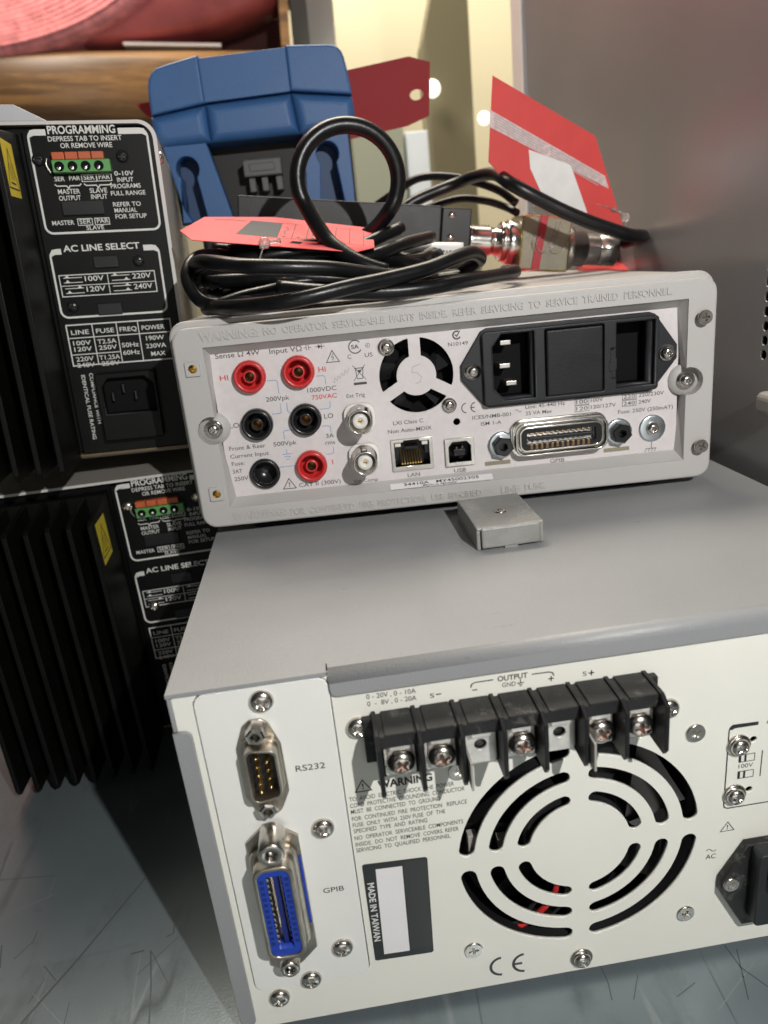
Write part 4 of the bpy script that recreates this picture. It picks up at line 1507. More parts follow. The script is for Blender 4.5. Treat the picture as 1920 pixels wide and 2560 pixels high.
b.stroke([(mx_, p0[1]), (mx_, p1[1])], 0.3, Y)
b.stroke([(p0[0], mz_), (p1[0], mz_)], 0.3, Y)
for cx, cz, s, fl_ in ((p0[0], mz_, '100V', (0, 0)), (mx_, mz_, '220V', (1, 0)), (p0[0], p1[1], '120V', (0, 1)), (mx_, p1[1], '240V', (1, 1))):
    text(b, s, cx + 10.4, cz + 1.6, cx + 18.4, cz + 1.6, 2.1, Y, 0.01)
    for k in (0, 1):
        zz = cz + 1.3 + k * 2.0
        b.stroke([(cx + 1.6, zz), (cx + 9.4, zz)], 0.3, Y)
        xa = cx + (2.2 if fl_[k] == 0 else 6.8)
        b.sheet([(xa, zz + 0.1), (xa + 2.0, zz + 0.1), (xa + 1.0, zz + 1.2)], Y)
# rating table
q0, q1 = U(-57.7, 216.6), U(-15.2, 196.2)
b.stroke([(q0[0], q0[1]), (q1[0] + 1.5, q0[1]), (q1[0] + 1.5, q1[1] + 0.6), (q0[0], q1[1] + 0.6)], 0.55, Y, True)
cols = [q0[0] + 10.9, q0[0] + 21.3, q0[0] + 30.6]
for x in cols:
    b.stroke([(x, q0[1]), (x, q1[1] + 0.6)], 0.4, Y)
b.stroke([(q0[0], q0[1] - 5.7), (q1[0] + 1.5, q0[1] - 5.7)], 0.4, Y)
b.stroke([(q0[0], q0[1] - 13.0), (cols[1], q0[1] - 13.0)], 0.4, Y)
for s, x, z, wd in (('LINE', 1.6, 4.2, 7.6), ('FUSE', 12.2, 4.2, 7.8), ('FREQ', 22.4, 4.2, 7.4), ('POWER', 32.0, 4.2, 10), ('100V', 1.6, 8.9, 7.6), ('120V', 1.6, 11.6, 7.6), ('220V', 1.6, 16.0, 7.6), ('240V', 1.6, 18.7, 7.6),
                    ('T2.5A', 12.0, 8.9, 8.2), ('250V', 12.2, 11.6, 7.8), ('T1.25A', 11.6, 16.0, 9.0), ('250V', 12.2, 18.7, 7.8), ('50Hz', 22.2, 11.2, 7.4), ('60Hz', 22.2, 14.6, 7.4),
                    ('190W', 33.2, 8.9, 8), ('230VA', 32.6, 12.4, 9), ('MAX', 34.4, 16.0, 6.4)):
    text(b, s, q0[0] + x, q0[1] - z, q0[0] + x + wd, q0[1] - z, 1.9, Y, 0.01)
p, q = U(-57.2, 194.4), U(-58.0, 164.5)
text(b, 'IDENTICAL FUSE RATING', (p[0] + q[0]) / 2 + 0.6, p[1], (p[0] + q[0]) / 2 + 0.6, q[1], 1.6, Y, 0.01)
p, q = U(-53.6, 194.8), U(-54.6, 171.5)
text(b, 'COMPLIANCE WITH', (p[0] + q[0]) / 2 + 0.8, p[1], (p[0] + q[0]) / 2 + 0.8, q[1], 1.6, Y, 0.01)
b.build('printed_markings', 'white_ink', blk, recalc=False)

# green and orange wire connector
wc = empty('wire_connector')
wc.parent = blk
g0, g1 = U(-47.6, 277.6), U(-24.6, 282.2)
b = MB()
b.box(g0[0], g0[0] + 23.0, -4.6, -0.1, g0[1] - 0.1, g0[1] + 4.7, 0.3)
b.build('green_body', 'green', wc)
for i in range(4):
    x = g0[0] + 2.8 + i * 5.2
    b = MB()
    b.box(x - 2.5, x + 2.4, -3.6, -0.1, g0[1] + 4.9, g0[1] + 7.8, 0.3)
    b.build('orange_tab', 'orange', wc)
    b = MB()
    b.lathe((x, -4.62, g0[1] + 2.2), [(1.95, 0.03), (1.7, -0.0), (0, -0.0)], '-y', 18)
    b.build('wire_hole', 'void', wc)
    b = MB()
    b.lathe((x - 0.3, -4.6, g0[1] + 1.6), [(0.75, 0.06), (0, 0.25)], '-y', 12)
    b.build('clamp', 'chrome', wc)
b = MB()
p = U(-49.4, 281)
b.tube([(p[0], -1.5, p[1] + 2.6), (p[0] - 0.6, -2.0, p[1]), (p[0] + 0.6, -1.5, p[1] - 3.4)], 0.45, 8)
b.build('spring_clip', 'alu', wc)
# slide switches (dark), mains inlet, screws
b = MB()
p = U(-39.5, 263.0)
b.box(p[0] - 8.5, p[0] + 8.5, -1.2, -0.05, p[1] - 2.2, p[1] + 3.6, 0.3)
p = U(-35.0, 241.3)
b.box(p[0] - 5.2, p[0] + 5.2, -1.0, -0.05, p[1] - 2.4, p[1] + 2.6, 0.3)
p = U(-37.6, 221.5)
b.box(p[0] - 5.2, p[0] + 5.2, -1.0, -0.05, p[1] - 2.4, p[1] + 2.6, 0.3)
b.build('slide_switch', 'black', blk)
b = MB()
p0, p1 = U(-49.5, 195.0), U(-28.0, 163.0)
b.plate(rrect(p0[0] - 0.5, p1[0] + 3, p1[1] - 0.5, p0[1] - 0.6, 1), [[(p0[0] + 2.2, p0[1] - 19), (p1[0] + 1.5, p0[1] - 19), (p1[0] + 1.5, p0[1] - 6.5), (p1[0] - 2, p0[1] - 3), (p0[0] + 5.2, p0[1] - 3), (p0[0] + 2.2, p0[1] - 6.5)]], -5.5, -0.05, bev=0.5)
il = b.build('mains_inlet', 'blackpaint', blk)
b = MB()
b.box(p0[0], p1[0] + 2, -0.6, -0.1, p0[1] - 20, p0[1] - 2)
b.build('socket_floor', 'void', il)
for dx, dz_ in ((6, -11.5), (11, -8.0), (16, -11.5)):
    b = MB()
    b.box(p0[0] + dx - 0.5, p0[0] + dx + 0.5, -4, -0.5, p0[1] + dz_ - 2, p0[1] + dz_ + 2, 0.2)
    b.build('pin', 'dgrey', il)


def copy_tree(o, parent=None):
    c_ = o.copy()
    C.objects.link(c_)
    c_.parent = parent
    for ch in list(o.children):
        copy_tree(ch, c_)
    return c_


blk2 = copy_tree(blk)
blk2['label'] = 'lower black power supply on the bench, its yellow sticker half turned away, under its twin'
for ch in list(blk2.children):
    if ch.name.startswith('top_fold'):
        bpy.data.objects.remove(ch)
off = Vector(U(-55.4, 295.1))
blk2.rotation_euler = (0, 0, math.radians(2.5))
blk2.location = ((-54.1 - off[0]) * S, 175 * S, (140.6 - off[1] + 0.4) * S)
for x, z in ((-53.0, 283.3), (-19.4, 282.4), (-52.9, 224.2), (-21.3, 240.4)):
    p = U(x, z)
    screw(blk, 'black', p[0], p[1], -0.1, 0.4, 1.0)
for x, z in ((5.2 - 24.0, 56.6), (-17.0, 1.8), (14.0, 56.6)):
    screw(blk2, 'ball', x, z, -0.1, 0.4, 1.0)
b = MB()
b.lathe((RX + 0.6, 8, U(-5, 282)[1]), [(2.4, 0), (2.2, 0.9), (0, 1.4)], 'x', 18)
b.build('screw', 'nickel', blk)

# ------------------------------------------------------------------ grey cabinet at the right
cb = empty('instrument_cabinet', (236, 60, -4), 'tall plain grey metal cabinet with a column of round vent holes, right of the multimeter', 'cabinet')
b = MB()
rowz = [177.0 + 5.85 * k for k in range(12)]
hl = [circ(115.4 - 60 - 6.4 * j, z + 4 + (2.9 if j % 2 else 0), 2.1, 16) for z in rowz for j in range(5)]
mt = Matrix(((0, 1, 0, 0), (1, 0, 0, 0), (0, 0, 1, 0), (0, 0, 0, 1)))
b.plate([(-40, 0.5), (372, 0.5), (372, 520), (-40, 520)], hl, 0, 1.2, mtx=mt)
b.build('side_panel', 'cabinet', cb)
b = MB()
b.box(14, 200, -38, 370, 1, 519)
b.box(1.3, 14, -38, -30, 1, 519)
b.box(1.3, 14, 360, 370, 1, 519)
b.build('inner_frame', 'void', cb)
b = MB()
b.box(-2.5, 210, 373, 398, 0.5, 540, 1.5)
b.build('front_bezel', 'cabedge', cb)
b = MB()
b.box(-1.0, 0.2, 369.5, 372.6, 0.5, 530, 0.3)
b.build('edge_trim', 'cabinet', cb)
b = MB()
b.box(-7, 0.5, 36, 49.5, 157.5, 167.5, 3, 4)
b.build('latch_lever', 'greysheet', cb)

# ------------------------------------------------------------------ things on top of the multimeter
# blue handheld
hm = empty('handheld_meter', (34, 300, 214), 'blue rubber-armoured handheld meter standing on its keyhole legs behind the cables', 'handheld meter')
hx = lambda x: x - 34
hz = lambda z: z - 214


def shell(name, m_, pts, y0, y1, bev, hole=None):
    k = MB()
    P = [(hx(x), hz(z)) for x, z in pts]
    if hole:
        k.plate(P, [[(hx(x), hz(z)) for x, z in hole]], y0, y1, bev=bev)
    else:
        k.prism(P, y0, y1, bev, seg=3)
    return k.build(name, m_, hm)


shell('corner_bumper', 'bluerub', [(-21.8, 318.4), (-21.5, 327), (-20.9, 332.5), (-19.7, 336.4), (-17.6, 339.2), (-14.6, 341.1), (-10.0, 342.2), (8.6, 345.6), (8.4, 322.2)], -12.2, 52, 1.5)
shell('corner_bumper', 'bluerub', [(56.4, 324.6), (56.7, 346.8), (80.0, 345.6), (83.0, 345.0), (85.4, 343.9), (87.2, 342.0), (88.3, 339.2), (89.1, 335), (90.6, 324), (90.8, 320.2)], -12.2, 52, 1.5)
shell('top_shell', 'bluerub', [(8.2, 322.6), (8.4, 344.2), (56.6, 346.0), (56.4, 324.4)], -10.8, 50, 0.4)
k = MB()
for P in ([(-22.8, 317.8), (8.4, 321.6), (8.4, 302.4), (-16.5, 302.2), (-20.6, 304.0), (-23.0, 309)], [(56.4, 323.8), (91.0, 319.6), (91.6, 311), (89.6, 304.6), (86.0, 302.6), (58.6, 302.8)]):
    k.prism([(hx(x), hz(z)) for x, z in P], -13.4, 51, 5.5, seg=6)
k.prism([(hx(x), hz(z)) for x, z in [(8.2, 321.8), (56.6, 323.8), (58.8, 302.8), (8.2, 302.4)]], -12.8, 50, 5.5, seg=6)
k.build('lower_shell', 'bluerub', hm)


def keyhole(cx, cz, r, zb, w0, w1):
    a = math.degrees(math.asin(w0 / r))
    P = circ(cx, cz, r, 20, -90 + a, 270 - a)
    return P + [(cx - w1, zb), (cx + w1, zb)]


shell('leg', 'bluerub', [(-19.2, 303), (5.3, 303), (12.0, 272), (14.5, 260), (-9, 260), (-13.5, 268)], -9.5, 8, 0.5, keyhole(-7.4, 290.4, 6.5, 262.5, 4.4, 7.0))
shell('leg', 'bluerub', [(60.6, 303), (86.4, 302), (86.6, 270), (86, 252), (58, 252), (58.0, 262)], -9.5, 8, 0.5, keyhole(73.3, 291.6, 6.6, 255, 4.6, 8.5))
b = MB()
b.box(hx(-9), hx(89.6), 14, 46, 0.6, hz(316), 3)
b.build('body', 'hmbody', hm)
b = MB()
b.box(hx(23.4), hx(46.0), -2, 15, hz(284), hz(293.4), 0.8)
b.box(hx(27.0), hx(42.0), -2.4, -1.4, hz(286.5), hz(291), 0.5)
for x in (25.5, 33, 41.5):
    b.box(hx(x), hx(x + 4), 2, 15, hz(276), hz(284.2), 0.6)
b.build('latch', 'latchgrey', hm)
for x in (-7.4, 73.3):
    b = MB()
    b.box(hx(x - 11), hx(x + 11), 8.2, 13.5, hz(262), hz(300))
    b.build('inner_web', 'bluerub2', hm)

# power sensor with its adapter, lying slanted
SA = 0.14
ps = empty('power_sensor', (142, 243, 237), 'slim charcoal sensor body with two rivets behind the cable ring', 'sensor', rot=(0, SA, 0))
b = MB()
b.box(-123, -17, -11, 12, -9.0, 14.6, 0.8)
b.build('body', 'sensor', ps)
b = MB()
b.box(-16.8, -1, -11.6, 12, -7.2, 14.0, 0.6)
b.build('end_block', 'black', ps)
for z in (10.4, -0.6):
    b = MB()
    b.lathe((-11.6, -11.6, z), [(1.9, 0), (1.7, 0.5), (0, 0.8)], '-y', 18)
    b.build('rivet', 'nickel', ps)
cp = empty('coupler', (142, 243, 237), 'grey-green block with a red stripe between two silver threaded connectors', 'coupler', rot=(0, SA, 0))
k = MB()
prof = [(6.4, -0.8), (7.4, 0)]
for i in range(7):
    prof += [(8.4, 0.4 + i * 1.8), (7.6, 1.3 + i * 1.8)]
prof += [(7.4, 13.2), (7.0, 13.4), (7.0, 15.0), (7.6, 15.3), (7.6, 17.6), (9.8, 17.8), (10.4, 18.2), (10.4, 20.6), (9.8, 21.0), (8.4, 21.2), (11.2, 21.4), (11.6, 22), (11.6, 26.4), (11, 27)]
k.lathe((0, 0, -1.2), prof, 'x', 40)
k.build('threaded_connector', 'chrome', cp)
k = MB()
k.box(27.0, 54.6, -11.5, 12, -15.6, 12.6, 0.9, 2)
for f in k.bm.faces:
    nn = f.calc_area()
    f.material_index = 0 if nn > 60 else 1
k.build('block', ['khaki', 'brass'], cp)
b = MB()
b.prism([(36.5, 12.8), (40.9, 12.8), (38.4, -15.4), (33.9, -15.4)], -12.3, -11.4, 0.3)
b.build('stripe', 'stripe', cp)
k = MB()
prof = [(11.0, 54.6), (11.6, 55.2), (11.6, 58.4), (9.6, 58.8), (9.6, 66.0), (8.2, 66.3)]
for i in range(7):
    prof += [(8.3, 67 + i * 1.1), (7.7, 67.5 + i * 1.1)]
prof += [(7.7, 75), (8.3, 75.4), (8.3, 84.4), (7.6, 85), (5.2, 85), (5.0, 84), (4.8, 76), (0, 76)]
k.lathe((0, 0, -3.0), prof, 'x', 40)
for t in (0.6, 2.2, 3.8, 5.4):
    k.lathe((57.5, 8.4 * math.cos(t), -3 + 8.4 * math.sin(t)), [(1.6, 0), (1.5, 1.2), (0, 1.5)], 'x', 14)
k.build('threaded_connector', 'dullsteel', cp)
k = MB()
k.box(84, 97, 18, 34, -8, 6, 1)
o = k.build('end_cap', 'black', cp)
# thin nylon loops around the block
k = MB()
for dx in (0, 2.2, 9.5):
    k.tube([(36 + dx, -12.6, 3), (33 + dx, -13.2, -1), (36 + dx, -13.0, -6), (42 + dx, -12.8, -3), (45 + dx, -12.5, 6), (46 + dx, -10, 13.4)], 0.25, 6)
k.tube([(33, -8, 14), (36, -12, 11), (34, -12.6, 2)], 0.25, 6)
o = k.build('nylon_loop', 'clear', cp)

# thick coiled cable with the standing ring
cc = MB()
R_ = 2.85
ring = []
for q in range(14):
    t = math.radians(-40 + q * 19)
    ring.append((74.6 + 21.9 * math.cos(t), 172 - q * 1.0, 263.6 + 21.0 * math.sin(t)))
cc.tube([(60, 196, 238), (74, 188, 239), (84, 180, 243)] + ring + [(61.0, 152, 241.5), (66.0, 146, 235.5), (74, 140, 229.5), (84, 138, 225)], 3.4, 16, 6)
cc.tube([(5, 150, 235), (13, 124, 236), (28, 110, 233), (43, 107, 231), (59, 110, 229), (72, 116, 226.2), (84, 124, 223.6), (98, 138, 220.5), (116, 155, 219)], R_, 14)
cc.tube([(10, 134, 218.8), (22, 116, 218.8), (38, 104, 219), (51, 102, 220), (66, 105, 221.8), (80, 110, 223), (97, 116, 225), (110, 124, 228), (119, 133, 229), (124, 142, 226), (118, 150, 222)], R_, 14)
cc.tube([(36, 176, 236), (20, 162, 238), (9, 148, 238.5), (4.5, 140, 233.5), (5, 136, 227), (10, 132, 221), (22, 128, 219), (36, 134, 218.8)], R_, 14)
cc.tube([(40, 118, 224), (56, 112, 221), (71, 113, 219.2), (84, 113, 218.2), (98, 115, 218.2), (113, 122, 219), (130, 142, 219), (146, 166, 219), (152, 205, 219)], R_, 14)
cc.tube([(50, 150, 226), (62, 146, 228), (73, 150, 230.5), (85, 156, 233), (97, 166, 236), (112, 186, 238)], R_, 14)
cc.tube([(52, 168, 232), (66, 162, 234), (75, 164, 236), (84, 168, 239), (97, 178, 243)], R_, 14)
cc.tube([(8, 136, 222), (14, 130, 219.5), (26, 128, 221.6), (38, 130, 223), (52, 134, 226), (66, 144, 228)], R_, 14)
cc.tube([(20, 164, 240), (36, 158, 240), (60, 156, 238), (84, 160, 232), (104, 170, 226)], R_, 14)
cc.tube([(14, 150, 228), (30, 150, 231), (52, 148, 231), (76, 150, 226), (100, 158, 222)], R_, 14)
for P in ([(6, 166, 226), (24, 172, 222), (60, 176, 222), (90, 178, 222), (124, 180, 222)], [(12, 186, 240), (30, 190, 236), (56, 188, 233), (84, 190, 231), (108, 196, 230)],
          [(4, 152, 229), (18, 150, 234), (40, 148, 236.5), (64, 152, 236), (86, 160, 231), (104, 170, 226)], [(14, 160, 219.4), (36, 156, 219.4), (62, 150, 219.4), (92, 142, 219.4), (122, 150, 219.4)],
          [(20, 150, 224), (44, 144, 225), (68, 140, 223), (96, 140, 219.8), (124, 158, 219.4)], [(24, 168, 230), (48, 166, 228), (74, 168, 227), (98, 176, 228), (116, 190, 230)],
          [(10, 142, 229), (26, 136, 228), (44, 132, 227.5), (62, 132, 225), (84, 134, 222), (104, 140, 219.6)]):
    cc.tube(P, R_, 12)
    cc.tube([(x + random.uniform(-2, 2), y + random.uniform(-3, 6), max(218.6, z + random.uniform(-4, 3))) for x, y, z in P], R_, 12)
o = cc.build('coiled_cable', 'cable')
tag(o, 'thick glossy black cable coiled on the multimeter with one loop standing upright', 'cable')
# paper sleeve on a cable
k = MB()
k.tube([(100, 196, 232.5), (114, 194, 231.5), (128, 192, 230)], 4.3, 16)
o = k.build('cable_sleeve', 'white')
tag(o, 'small white paper sleeve wrapped on the black cable left of the coupler', 'cable sleeve')
k = MB()
text(k, 'ЯООВ ЅЕИЛЯ', 102, 231.3, 122, 229.6, 2.2, 188.6, 0.02) if False else text(k, '81206 90079', 122, 229.0, 104, 230.4, -2.2, 188.6, 0.02)
k.build('lettering', 'ink', o, recalc=False)

# thin cables behind
tcb = MB()
tcb.tube([(100, 300, 262), (112, 292, 268), (126, 285, 273.5), (146, 276, 270.5), (166, 268, 262), (176, 262, 253)], 2.3, 12)
tcb.tube([(110, 262, 256), (120, 262, 260.5), (140, 262, 266), (150, 250, 268), (154.5, 226, 266), (157.5, 205, 258.5), (177.6, 203, 246.6), (193, 203, 239), (206.5, 204, 233.6), (218, 206, 229.6), (228, 214, 228.6), (234, 228, 228), (231, 242, 226)], 3.3, 14)
tcb.tube([(110, 300, 250), (120, 292, 254.5), (144, 280, 259.5), (160, 274, 257), (172, 270, 252), (176, 262, 248)], 2.2, 12)
o = tcb.build('thin_cable', 'cable2')
tag(o, 'black cable arching behind the coupler and passing under the red tag', 'cable')


# paper tags
def paper(name, pts, thick, m_, label, nrm=None, group='red paper tags tied to the instruments', holes=()):
    """pts 3D, near planar polygon; given a thickness"""
    P = [Vector(p) for p in pts]
    c_ = sum(P, Vector()) / len(P)
    n_ = Vector()
    for i in range(len(P)):
        a, d = P[i] - c_, P[(i + 1) % len(P)] - c_
        n_ += a.cross(d)
    n_.normalize()
    u = P[1] - P[0]
    u = (u - n_ * u.dot(n_)).normalized()
    v = n_.cross(u)
    to2 = lambda q: ((q - c_).dot(u), (q - c_).dot(v))
    k = MB()
    mt_ = Matrix(((u.x, n_.x, v.x, 0), (u.y, n_.y, v.y, 0), (u.z, n_.z, v.z, 0), (0, 0, 0, 1)))
    k.plate([to2(q) for q in P], list(holes), -thick / 2, thick / 2, mtx=mt_)
    o_ = k.build(name, m_, loc=c_)
    if label:
        tag(o_, label, 'tag', group)
    return o_, c_, u, v, n_


def on_sheet(fr, f2):
    """local frame helper: (a,b) on the sheet -> point relative to the tag's own origin, lifted by f2"""
    _, c_, u, v, n_ = fr
    return lambda a, d, q=0: tuple(u * a + v * d + n_ * (f2 + q))


# front pink tag, lying on the cables
fr = paper('paper_tag', [(1.5, 158, 249.8), (7.5, 144, 244.6), (72.2, 141, 233.6), (81.4, 150, 236.2), (84.6, 186, 244.4), (40, 196, 252.5), (9.5, 186, 257.6)], 0.28, 'pinktag',
           'pink-red card lying flat on the cable coil, printed with a row of boxes', holes=[[(-8.0 + 3.4 * math.cos(t), -7.0 + 2.3 * math.sin(t)) for t in [2 * PI * q / 20 for q in range(20)]]] if False else ())
ft = fr[0]
c_, u, v, n_ = fr[1:]
sg = 1 if n_.z > 0 else -1


def tp(x, y, lift=0.2):
    """world x,y on the tag plane -> local point"""
    z = c_.z - (n_.x * (x - c_.x) + n_.y * (y - c_.y)) / n_.z
    q = Vector((x, y, z)) - c_ + n_ * sg * lift
    return tuple(q)


k = MB()
k.quad([tp(24, 158), tp(41, 156.5), tp(43.5, 184), tp(30, 185.5)])
k.build('dark_field', 'labelgrey', ft, recalc=False)
k = MB()
mk = lambda x, z: tp(x, z, 0.22)
k.stroke([(41, 156.5), (77, 152.5)], 0.35, 0, mk=mk)
k.stroke([(43.5, 184), (80, 180)], 0.35, 0, mk=mk)
for i in range(7):
    x = 41 + i * 6.0
    k.stroke([(x, 156.6 - i * 0.67), (x + 2.8, 184 - i * 0.67)], 0.35, 0, mk=mk)
for i in (0, 1, 2, 3):
    x = 43 + i * 6.0
    k.stroke([(x + 0.4, 159), (x + 1.6, 159)], 1.6, 0, mk=mk)
    if i in (0, 2):
        k.stroke([(x + 1.6, 163), (x + 1.2, 168), (x + 3.4, 172), (x + 2.4, 177)], 0.5, 0, mk=mk)
k.stroke([(14, 182), (22, 184), (28, 183)], 1.0, 0, mk=mk)
k.build('print', 'ink', ft, recalc=False)
k = MB()
k.quad([tp(46.0, 148.6, 0.24), tp(50.5, 148.0, 0.24), tp(51.5, 151.2, 0.24), tp(47.5, 152.0, 0.24)])
k.build('punched_hole', 'void', ft, recalc=False)
k = MB()
k.lathe((0, 0, 0), [(0, -2.4), (1.6, -2.0), (2.4, -0.6), (2.4, 0.8), (1.4, 2.2), (0, 2.5)], 'z', 18)
k.tube([(1.6, 0.6, 0.3), (4.2, 1.6, 0.4), (6.4, 2.4, 0.6)], lambda t: 0.7 + 0.5 * (t > 0.75), 8)
k.tube([(-1.0, -1, -2), (-3.6, -4, -9), (-3.8, -6, -18), (-1.0, -5, -25), (4.5, -1, -30)], 0.33, 8)
kn = k.build('tag_fastener', 'clear', ft)
kn.location = [q * S for q in tp(36.0, 141.5, 1.2)]

# upright red tag at the right
fr = paper('paper_tag', [(152.4, 214, 308.1), (147.6, 212, 270.5), (153.8, 212, 263.7), (222.0, 222, 232.6), (206.2, 222, 278.7)], 0.3, 'redtag', 'bright red card standing on edge with a frosted strip and a blank white sticker')
ut = fr[0]
c_, u, v, n_ = fr[1:]


def up_(x, z, lift=0.25):
    y = c_.y - (n_.x * (x - c_.x) + n_.z * (z - c_.z)) / n_.y
    sgn = -1 if n_.y > 0 else 1
    return tuple(Vector((x, y, z)) - c_ + n_ * sgn * lift)


k = MB()
k.quad([up_(149.9, 293.4), up_(149.2, 285.9), up_(213.3, 253.3), up_(211.3, 259.6)])
o = k.build('frosted_strip', 'tape', ut, recalc=False)
k = MB()
for i in range(5):
    z0_ = 292.2 - i * 1.25
    for a, d in ((0.03, 0.47), (0.5, 0.95)):
        dx = 61.5
        sl_ = (259.2 - 293.4) / dx
        k.stroke([(150 + dx * a, z0_ + sl_ * dx * a), (150 + dx * (d - 0.02 * (i % 3)), z0_ + sl_ * dx * (d - 0.02 * (i % 3)))], 0.42, 0, mk=lambda x, z: up_(x, z, 0.3))
k.build('fine_print', 'pencil', o, recalc=False)
k = MB()
wp = [(169.2, 274.6), (190.6, 266.6), (192.2, 265.2), (200.6, 242.6), (199.2, 241.9), (179.0, 251.4), (175.0, 254.2), (169.6, 266.0)]
f = k.bm.faces.new([k.bm.verts.new(up_(x, z, 0.36)) for x, z in wp])
k.build('blank_sticker', 'sticker', ut, recalc=False)
k = MB()
k.lathe((0, 0, 0), [(0, -2.2), (1.7, -1.6), (2.3, 0), (1.7, 1.6), (0, 2.2)], 'z', 16)
k.tube([(-1, -1, 1.5), (-5, -1.2, 3.5), (-8, -1.4, 5)], lambda t: 0.6 + 0.5 * (t > 0.7), 8)
k.tube([(-8, -1.4, 5), (-20, -1.6, 9), (-36, -1.8, 12), (-48, -2, 12), (-52, -3, 8)], 0.22, 6)
k.tube([(0, 0, -2), (0, 1, -6), (-3, 2, -10)], 0.3, 6)
kn = k.build('tag_fastener', 'clear', ut)
kn.location = [q * S for q in up_(222.6, 238.6, 0.8)]

# dark tag behind the blue meter
fr = paper('paper_tag', [(60, 334, 338.5), (131.5, 330, 346.0), (144.4, 329, 341.9), (141.6, 329, 312.6), (127.5, 330, 308.1), (60, 334, 300.5)], 0.3, 'shadedredtag', 'shade-darkened red card with a punched hole sticking out behind the blue meter',
           holes=[])
dt = fr[0]
bpy.data.objects.remove(dt)
P2 = [Vector((60, 334, 338.5)), Vector((131.5, 330, 346.0)), Vector((144.4, 329, 341.9)), Vector((141.6, 329, 312.6)), Vector((127.5, 330, 308.1)), Vector((60, 334, 300.5))]
hc = Vector((134.6, 329.8, 324.9))
c_, u, v, n_ = fr[1:]
hp = ((hc - c_).dot(u), (hc - c_).dot(v))
fr = paper('paper_tag', P2, 0.3, 'shadedredtag', 'shade-darkened red card with a punched hole sticking out behind the blue meter', holes=[[(hp[0] + 4.2 * math.cos(t), hp[1] + 3.0 * math.sin(t)) for t in [2 * PI * q / 24 for q in range(24)]]])
paper('paper_tag', [(-36.5, 330, 333.2), (-14, 330, 334.5), (-14, 330, 318), (-31, 330, 326.5)], 0.3, 'shadedredtag', 'small shade-darkened red card corner peeping out at the left of the blue meter')
paper('paper_tag', [(206, 262, 216.6), (228, 256, 217.2), (253, 268, 219.6), (258, 258, 211.4), (236, 246, 212.2), (206, 246, 213.6)], 0.3, 'redtag', 'red card lying flat under the right end of the coupler')
paper('paper_tag', [(120, 222, 217.8), (176, 222, 217.2), (176, 262, 217.2), (120, 262, 217.8)], 0.3, 'pinktag', 'pink card lying flat under the left end of the coupler')

# ------------------------------------------------------------------ background
bgk = -0.07
sh = empty('wooden_shelf', (-250, 900, 525), 'varnished wooden shelf with a dark red back, behind the black power supplies', 'shelf', rot=(0, 0.07, 0))
o = MB()
P = [(180, 0), (22, 0)] + [(22 - 18 * math.sin(t), -40 + 40 * math.cos(t)) for t in [PI / 2 * k / 8 for k in range(1, 9)]] + [(6, -110), (180, -110)]
for f in o.prism(P, -450, 322, 0, 'yz'):
    f.smooth = len(f.verts) == 4
o.build('board', 'wood', sh)
o = MB()
o.box(-450, 312, 186, 194, -35, 400)
o.build('back_board', 'maroon', sh)
o = MB()
o.box(312.5, 324, 0.5, 180, 0.5, 400)
o.build('side_board', 'wood', sh)
# foam roll
o = MB()
seg = 64
ringsv = []
for j, (ry, sc_) in enumerate(((0, 0.93), (4, 0.98), (12, 1.0), (150, 1.0))):
    ringsv.append([o.bm.verts.new((330 * sc_ * math.cos(2 * PI * i / seg), ry, 175 * sc_ * math.sin(2 * PI * i / seg))) for i in range(seg)])
for a, d in zip(ringsv, ringsv[1:]):
    for i in range(seg):
        f = o.bm.faces.new((a[i], a[(i + 1) % seg], d[(i + 1) % seg], d[i]))
        f.smooth = True
f = o.bm.faces.new(ringsv[0])
for i in range(34):
    s0 = 0.92 - i * 0.026
    o.stroke([(330 * s0 * math.cos(t), 175 * s0 * math.sin(t)) for t in [2 * PI * q / 64 for q in range(64)]], 4.4, -1.5, True)
fm = o.build('foam_roll', ['foam'])
fm.location = (-0.36, 0.905, 0.692)
fm.rotation_euler = (0, 0.08, 0)
o = MB()
o.lathe((0, 0, 0), [(0, -150), (0.8, -148), (0.97, -130), (1, -100), (1, -30), (0.96, -14), (0, -14)], '-y', 64)
for v_ in o.bm.verts:
    v_.co.x = v_.co.x * 400 + 130
    v_.co.z = v_.co.z * 160 + 12
o.build('film_wrap', 'foamdark', fm)
o = None
tag(fm, 'large roll of pink bubble foam lying on the wooden shelf', 'foam roll')
o = MB()
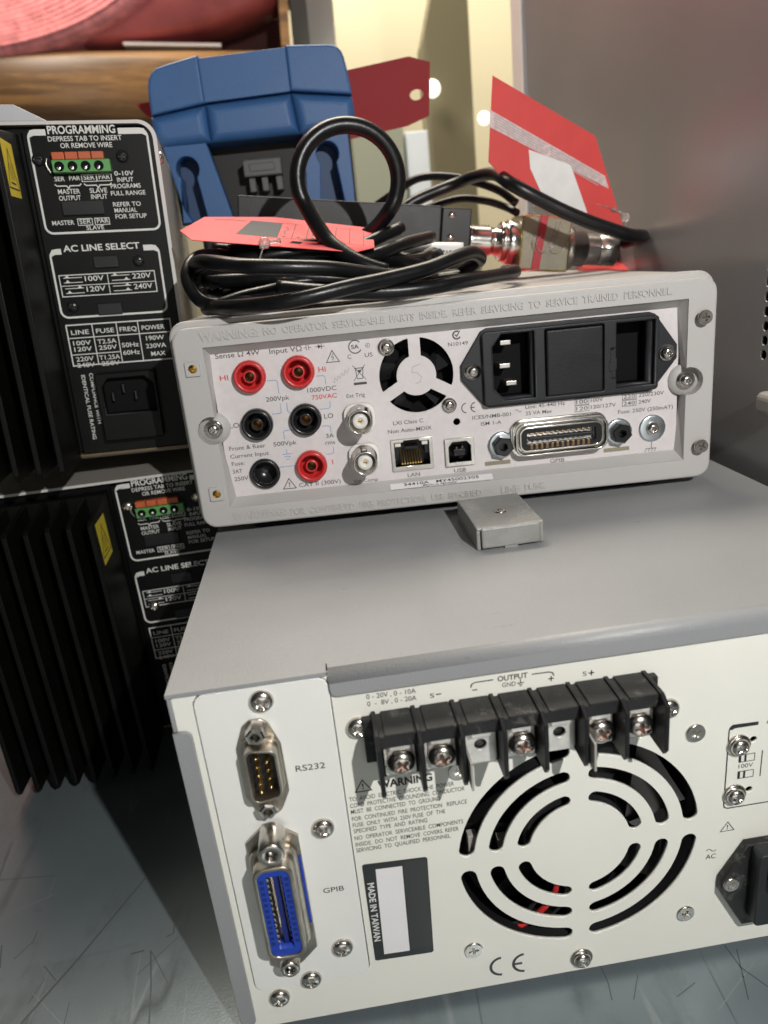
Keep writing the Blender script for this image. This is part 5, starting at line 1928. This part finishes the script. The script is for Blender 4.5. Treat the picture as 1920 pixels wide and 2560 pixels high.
o.box(-50, 74, 0, 60, 0, 4, 0.4)
pp = o.build('paper_stack', 'white')
pp.location = (-0.09, 0.93, 0.522)
pp.rotation_euler = (0, 0.06, 0.1)
tag(pp, 'small stack of white paper on the wooden shelf', 'paper')
for nm, x0, x1, yy, m_, lb in (('shelf_post', 78, 100, 960, 'postgrey', 'dark grey upright post beside the wooden shelf'), ('shelf_post', 101, 138, 985, 'postwhite', 'white upright post between the shelf and the beige wall')):
    o = MB()
    o.box(x0, x1, 0, 30, -500, 700, 1)
    q = o.build(nm, m_)
    q.location = (0, yy * S, 0.5)
    q.rotation_euler = (0, 0.03, 0)
    tag(q, lb, 'post')
o = MB()
o.box(-900, 1200, 0, 40, -600, 1600)
wl = o.build('wall', 'beige')
wl.location = (0, 1.5, 0.0)
tag(wl, 'plain beige painted wall far behind the instruments', 'wall')
o = MB()
o.prism([(-12, -420), (52, -420), (52, 260), (38, 260), (-12, 96)], 0, 40, 0.5)
q = o.build('rack_upright', 'olive')
q.location = (0.256, 0.9, 0.395)
tag(q, 'olive rack upright in front of the beige wall', 'upright')
for nm, x0, x1, z0, z1, yy, m_, lb in (('carton', 140, 210, 180, 398, 900, 'boxgrey', 'grey-green carton behind the cable ring'), ('carton', 213, 246, 180, 392, 905, 'boxwhite', 'pale blue-white carton beside the rack upright')):
    o = MB()
    o.box(x0, x1, 0, 60, z0, z1, 1)
    q = o.build(nm, m_)
    q.location = (0, yy * S, 0)
    tag(q, lb, 'carton')
for x, y_, z, r, lb in ((250, 880, 436, 11, 'added glowing disc standing in for a highlight, seen through the hole of the darkened red card'), (317, 880, 396, 8.5, 'added glowing disc standing in for a highlight, left of the bright red card')):  # added emissive discs standing in for blurred highlights, not real lamps
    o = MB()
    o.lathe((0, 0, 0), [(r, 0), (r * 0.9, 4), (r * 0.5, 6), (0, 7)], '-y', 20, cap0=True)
    q = o.build('highlight_disc', 'glow')
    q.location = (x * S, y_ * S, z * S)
    tag(q, lb, 'lamp', 'added glowing discs for background highlights')
